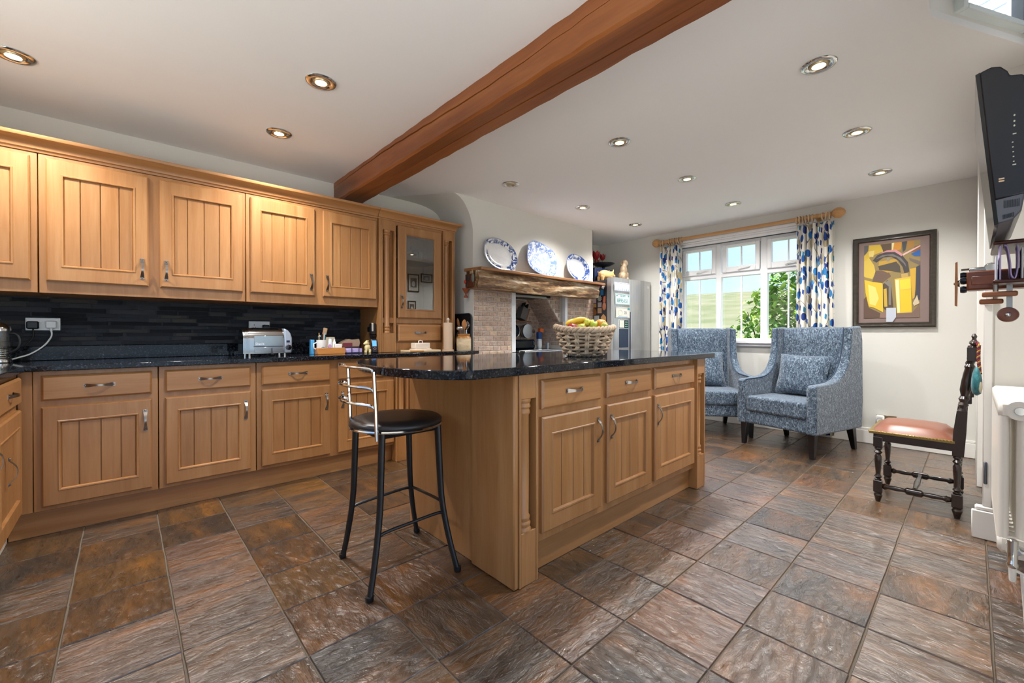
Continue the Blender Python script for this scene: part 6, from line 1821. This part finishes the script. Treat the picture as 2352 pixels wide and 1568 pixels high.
for z_ in (1.364, 1.232):
    bev(obj('wing', MB().box(2.20, 2.50, -0.20, -0.046, z_, z_ + 0.013), WG, t, w=True), 0.005, 2)
for z_, yy, xx in ((1.190, -0.022, 2.25), (1.168, -0.016, 2.32)):
    bev(obj('skid', MB().box(xx, xx + 0.03, -0.105 if z_ > 1.18 else -0.075, yy, z_, z_ + 0.018), M('#a0623a', 0.45), t, w=True), 0.005, 2)
obj('strut', MB().box(2.28, 2.29, -0.094, -0.080, 1.13, 1.236).tube([(2.24, -0.135, 1.24), (2.24, -0.135, 1.366)], 0.004, 6).tube([(2.265, -0.055, 1.205), (2.265, -0.055, 1.235)], 0.006, 6).tube([(2.335, -0.055, 1.182), (2.335, -0.055, 1.235)], 0.006, 6), PEWTER, t, w=True)
wh = obj('wheel', MB().lathe([(0.018, -0.008), (0.024, -0.006), (0.026, 0.0), (0.024, 0.006), (0.018, 0.008)], (2.262, -0.083, 1.126), 22, 'X'), M('#7a4630', 0.4), t, 50, w=True)
obj('hub', MB().lathe([(0.005, -0.014), (0.008, -0.011), (0.008, 0.0), (0.004, 0.002), (0.004, 0.020)], (2.262, -0.083, 1.126), 14, 'X'), CHROME, wh, 50, w=True)
# letters stuck between the wings
def letter(yc, tilt, w_, c_, label, z1=1.362, curl=False):
    mb = MB().box(-0.055, 0.055, -0.002, 0.002, 0.0, z1 - 1.2465, 0.0005, xf=RX(tilt))
    mb.xf(T(2.262, yc, 1.2447))
    solo('letter', mb, M(c_, 0.6), label, 'letter', (2.262, yc, 1.2447))
letter(-0.055, 0, 0, '#cfd2e0', 'white envelope at the front of the biplane letter rack', 1.33)
letter(-0.063, 0, 0, '#b9a6cf', 'tall lilac envelope in the biplane letter rack')
letter(-0.122, 0, 0, '#c9c6c0', 'grey envelope at the back of the biplane letter rack', 1.355)
mb = MB()
pts = [(-0.071, 1.360), (-0.078, 1.352), (-0.084, 1.30), (-0.086, 1.262), (-0.092, 1.2468), (-0.099, 1.25), (-0.104, 1.29), (-0.104, 1.34), (-0.102, 1.358)]
sm_ = smoothp(pts, 5)
for dx in (0,):
    rows = [[(2.205, y, z_), (2.314, y, z_)] for y, z_ in sm_]
    mb.grid(rows)
o = solo('magazine', mb, M('#b3a0c8', 0.5), 'curled lilac magazine slotted in the biplane letter rack', 'magazine', smooth=60)
sm = o.modifiers.new('thick', 'SOLIDIFY'); sm.thickness = 0.003
letter(-0.112, 0, 0, '#d8d4cc', 'thin cream leaflet behind the curled magazine', 1.35)
# light switch below the TV
t = thing('light_switch', 'white switch box on the white strip beside the biplane rack', 'switch', (3.268, -0.055, 1.24))
obj('plate', MB().box(-0.022, 0.001, -0.016, 0.017, -0.035, 0.045, 0.004), WHITE, t)
obj('toggle', MB().box(-0.030, -0.020, -0.008, 0.008, -0.005, 0.02, 0.002), M('#dcdcd8', 0.4), t)

# ================================================================ COLUMN RADIATOR
t = thing('column_radiator', 'cream cast iron style column radiator beside the doorway wall', 'radiator', (2.86, -0.15, 0))
RADM = M('#ebe6dc', 0.28)
secs = 15; pitch = 0.0505
y1_, y0_ = -0.068, -0.238
mbs = MB()
pr = []
def sec_mesh():
    mb = MB()
    hw = 0.0215
    mb.box(-hw, hw, y0_, y1_, 0.735, 0.800, 0.012); mb.box(-hw, hw, y0_, y1_, 0.218, 0.285, 0.012)
    for yc in (-0.083, -0.130, -0.177, -0.223):
        mb.lathe([(0.0155, 0.26), (0.0155, 0.75)], (0, yc, 0), 12, sx=1.2)
    mb.lathe([(0.03, -0.0255), (0.03, 0.0255)], (0, -0.125, 0.770), 14, 'X'); mb.lathe([(0.03, -0.0255), (0.03, 0.0255)], (0, -0.125, 0.250), 14, 'X')
    return mb.mesh('section', RADM, 40)
SEC = sec_mesh()
for k in range(secs): link('section', SEC, t, (2.505 + k * pitch - 2.86, 0.15, 0))
for z_ in (0.770, 0.250):
    b_ = obj('boss', MB().lathe([(0.036, 2.462), (0.034, 2.470), (0.034, 2.482)], (0, -0.122, z_), 20, 'X'), RADM, t, w=True)
    obj('plug', MB().lathe([(0.014, 2.452), (0.016, 2.458), (0.016, 2.464)], (0, -0.122, z_), 16, 'X'), CHROME, b_, w=True)
v_ = obj('valve', MB().lathe([(0.012, 0.190), (0.016, 0.195), (0.016, 0.208), (0.013, 0.212), (0.014, 0.26), (0.015, 0.292), (0.010, 0.296)], (2.43, -0.105, 0), 16).lathe([(0.008, 2.425), (0.008, 2.47)], (0, -0.118, 0.250), 10, 'X'), CHROME, t, 50, w=True)
obj('cap', MB().lathe([(0.008, 0.140), (0.0095, 0.150), (0.011, 0.19)], (2.43, -0.105, 0), 14), GLOSSW, v_, 50, w=True)
obj('pipe', MB().tube([(2.43, -0.115, 0.255), (2.43, -0.16, 0.245), (2.43, -0.26, 0.24)], 0.005, 8).tube([(2.43, -0.105, 0.185), (2.43, -0.13, 0.175), (2.43, -0.14, 0.0)], 0.0075, 8), GLOSSW, t, w=True)
obj('wall_bracket', MB().box(2.60, 2.63, -0.299, -0.23, 0.70, 0.76, 0.003).box(3.10, 3.13, -0.299, -0.23, 0.70, 0.76, 0.003), RADM, t, w=True)

# ================================================================ CEILING SPOTLIGHTS
LAMP = emit('#fff0d0', 14.0)
RING = MB().lathe([(0.074, 0.0), (0.076, -0.004), (0.072, -0.009), (0.058, -0.011), (0.046, -0.007), (0.040, 0.002), (0.040, 0.020)], n=30)
RINGM = RING.mesh('bezel', CHROME, 50)
EYE = MB().lathe([(0.040, 0.016), (0.041, -0.002), (0.036, -0.010), (0.029, -0.010), (0.027, 0.004), (0.027, 0.018)], n=24).mesh('eyeball', M('#c8b48c', 0.3, 0.6), 50)
LENS = MB().lathe([(0.028, -0.002), (0.020, -0.006), (0.002, -0.007)], n=20).mesh('lamp', LAMP, 60)
LENSOFF = MB().lathe([(0.028, -0.002), (0.020, -0.006), (0.002, -0.007)], n=20).mesh('lamp', M('#8a8a88', 0.2), 60)
def spot(x, y, on=True, label=None, group=None):
    t = thing('ceiling_spotlight', label, 'spotlight', (x, y, CEIL), 0, group)
    link('bezel', RINGM, t); link('eyeball', EYE, t); link('lamp', LENS if on else LENSOFF, t)
    if on:
        ld = bpy.data.lights.new('spot_beam', 'SPOT')
        ld.energy = SPOT_W; ld.spot_size = R(142); ld.spot_blend = 1.0; ld.shadow_soft_size = 0.04
        ld.color = (1.0, 0.985, 0.96)
        lo = bpy.data.objects.new('spot_beam', ld); COL.objects.link(lo); lo.parent = t; lo.location = (0, 0, -0.03)
G1 = 'spotlights in the ceiling between beam and window'
COLN = {2.535: 'next to the oak beam', 3.56: 'midway between beam and window', 4.59: 'close to the window wall'}
ROWN = {0.52: 'by the carved chair', 1.66: 'in line with the island', 2.78: 'on the mantel side'}
for x in COLN:
    for y in ROWN:
        off = (x < 3 and y > 2.5)
        spot(x, y, not off, ('unlit' if off else 'lit') + ' recessed chrome ceiling spotlight ' + COLN[x] + ', ' + ROWN[y], G1)
G2 = 'spotlights in the ceiling over the wall cabinets'
for x, y, l_ in ((-0.385, 3.10, 'lit chrome ceiling spotlight above the corner wall cabinet'), (0.77, 2.33, 'lit chrome ceiling spotlight over the floor in front of the toaster'), (0.76, 3.11, 'lit chrome ceiling spotlight close above the wall cabinet over the toaster')): spot(x, y, True, l_, G2)

# ================================================================ OUTSIDE
def grassm():
    m, tr, b = newmat('meadow')
    v = coords(tr, (1, 1, 1), False)
    n = node(tr, 'ShaderNodeTexNoise', Scale=0.35, Detail=5.0); tr.links.new(v, n.inputs['Vector'])
    r = ramp(tr, [(0.3, '#56603a'), (0.5, '#666a4c'), (0.7, '#74745c')], n.outputs[0]); tr.links.new(r.outputs[0], b.inputs['Base Color'])
    b.inputs['Roughness'].default_value = 0.95
    return m
GR = grassm()
mb = MB()
rows = []
for i in range(30):
    x = 5.6 + 74 * (i / 29) ** 1.6
    row = []
    for j in range(30):
        y = -40 + 110 * j / 29
        h_ = -0.15 + max(0, x - 9) * 0.118 + 0.35 * math.sin(x * 0.13 + y * 0.1) * min(1, max(0, x - 9) / 20)
        row.append((x, y, h_))
    rows.append(row)
mb.grid(rows)
struct('ground_outside', mb, GR, smooth=180)
struct('ground_bounce', MB().prism([(-9, -9), (5.5, -9), (5.5, -0.52), (-1.12, -0.40), (-1.12, 8), (-9, 8)], 'Z', -0.2, -0.12), M('#e2dccf', 0.9))  # unseen pale ground, added to bounce sunlight up to the ceiling
def shrub(name, label, c, rad, n, size, cols, seed, cat='shrub'):
    rk = random.Random(seed)
    t = thing(name, label, cat, (c[0], c[1], -0.13))
    mb = MB()
    for k in range(n):
        while True:
            p = Vector((rk.uniform(-1, 1), rk.uniform(-1, 1), rk.uniform(-1, 1)))
            if 0.35 < p.length < 1: break
        lump = 0.75 + 0.25 * math.sin(p.x * 5 + p.z * 4) * math.cos(p.y * 6)
        p = Vector((p.x * rad[0] * lump, p.y * rad[1] * lump, p.z * rad[2] + c[2] + 0.13))
        if p.z < 0.05: continue
        s_ = size * rk.uniform(0.6, 1.3)
        m_ = Matrix.Translation(p) @ Matrix.Rotation(rk.uniform(0, 6.28), 4, 'Z') @ Matrix.Rotation(rk.uniform(-0.9, 0.9), 4, 'X')
        q = [(0, -s_, 0), (s_ * 0.42, -s_ * 0.3, s_ * 0.06), (s_ * 0.34, s_ * 0.4, s_ * 0.06), (0, s_, -s_ * 0.08), (-s_ * 0.34, s_ * 0.4, s_ * 0.06), (-s_ * 0.42, -s_ * 0.3, s_ * 0.06)]
        mb.add([m_ @ Vector(a) for a in q], [(0, 1, 2, 3), (0, 3, 4, 5)], rk.randrange(len(cols)))
    o = obj('foliage', mb, [M(c_, 0.5) for c_ in cols], t, 0); o['kind'] = 'stuff'
    mb = MB()
    for k in range(7):
        a = k * 0.9
        mb.tube([(0.03 * math.cos(a), 0.03 * math.sin(a), 0), (rad[0] * 0.35 * math.cos(a), rad[1] * 0.35 * math.sin(a), c[2] * 0.7), (rad[0] * 0.6 * math.cos(a), rad[1] * 0.6 * math.sin(a), c[2] + rad[2] * 0.5)], [0.03, 0.018, 0.006], 6)
    obj('stems', mb, M('#5e5238', 0.8), t)
LEAF = ['#5c8c2c', '#7aa83c', '#9cc454', '#40702a', '#b4cf6c']
shrub('garden_shrub', 'bright green leafy shrub growing close outside the window', (7.9, 2.0, 1.0), (0.75, 1.0, 1.12), 3000, 0.075, LEAF, 3)
shrub('low_bush', 'low green bush outside below the middle window light', (7.0, 3.1, 0.55), (0.35, 0.4, 0.50), 700, 0.07, LEAF, 5)
shrub('garden_shrub', 'green shrub seen through the small casement above the radiator', (6.3, -1.6, 4.0), (1.2, 1.4, 1.6), 900, 0.12, LEAF, 8)
for k in range(6):
    mb = MB().box(-0.9, 0.9, -0.010, 0.010, -0.075, 0.075, 0.003)
    mb.xf(T(4.55 + 0.08 * k, 0.15, 2.95 + 0.135 * k) @ RZ(-100) @ RX(-38) @ RY(-24))
    solo('weatherboard', mb, M('#e8ecee', 0.5), 'white painted weatherboard outside the small casement', 'board', None, 'white boards outside the small casement')
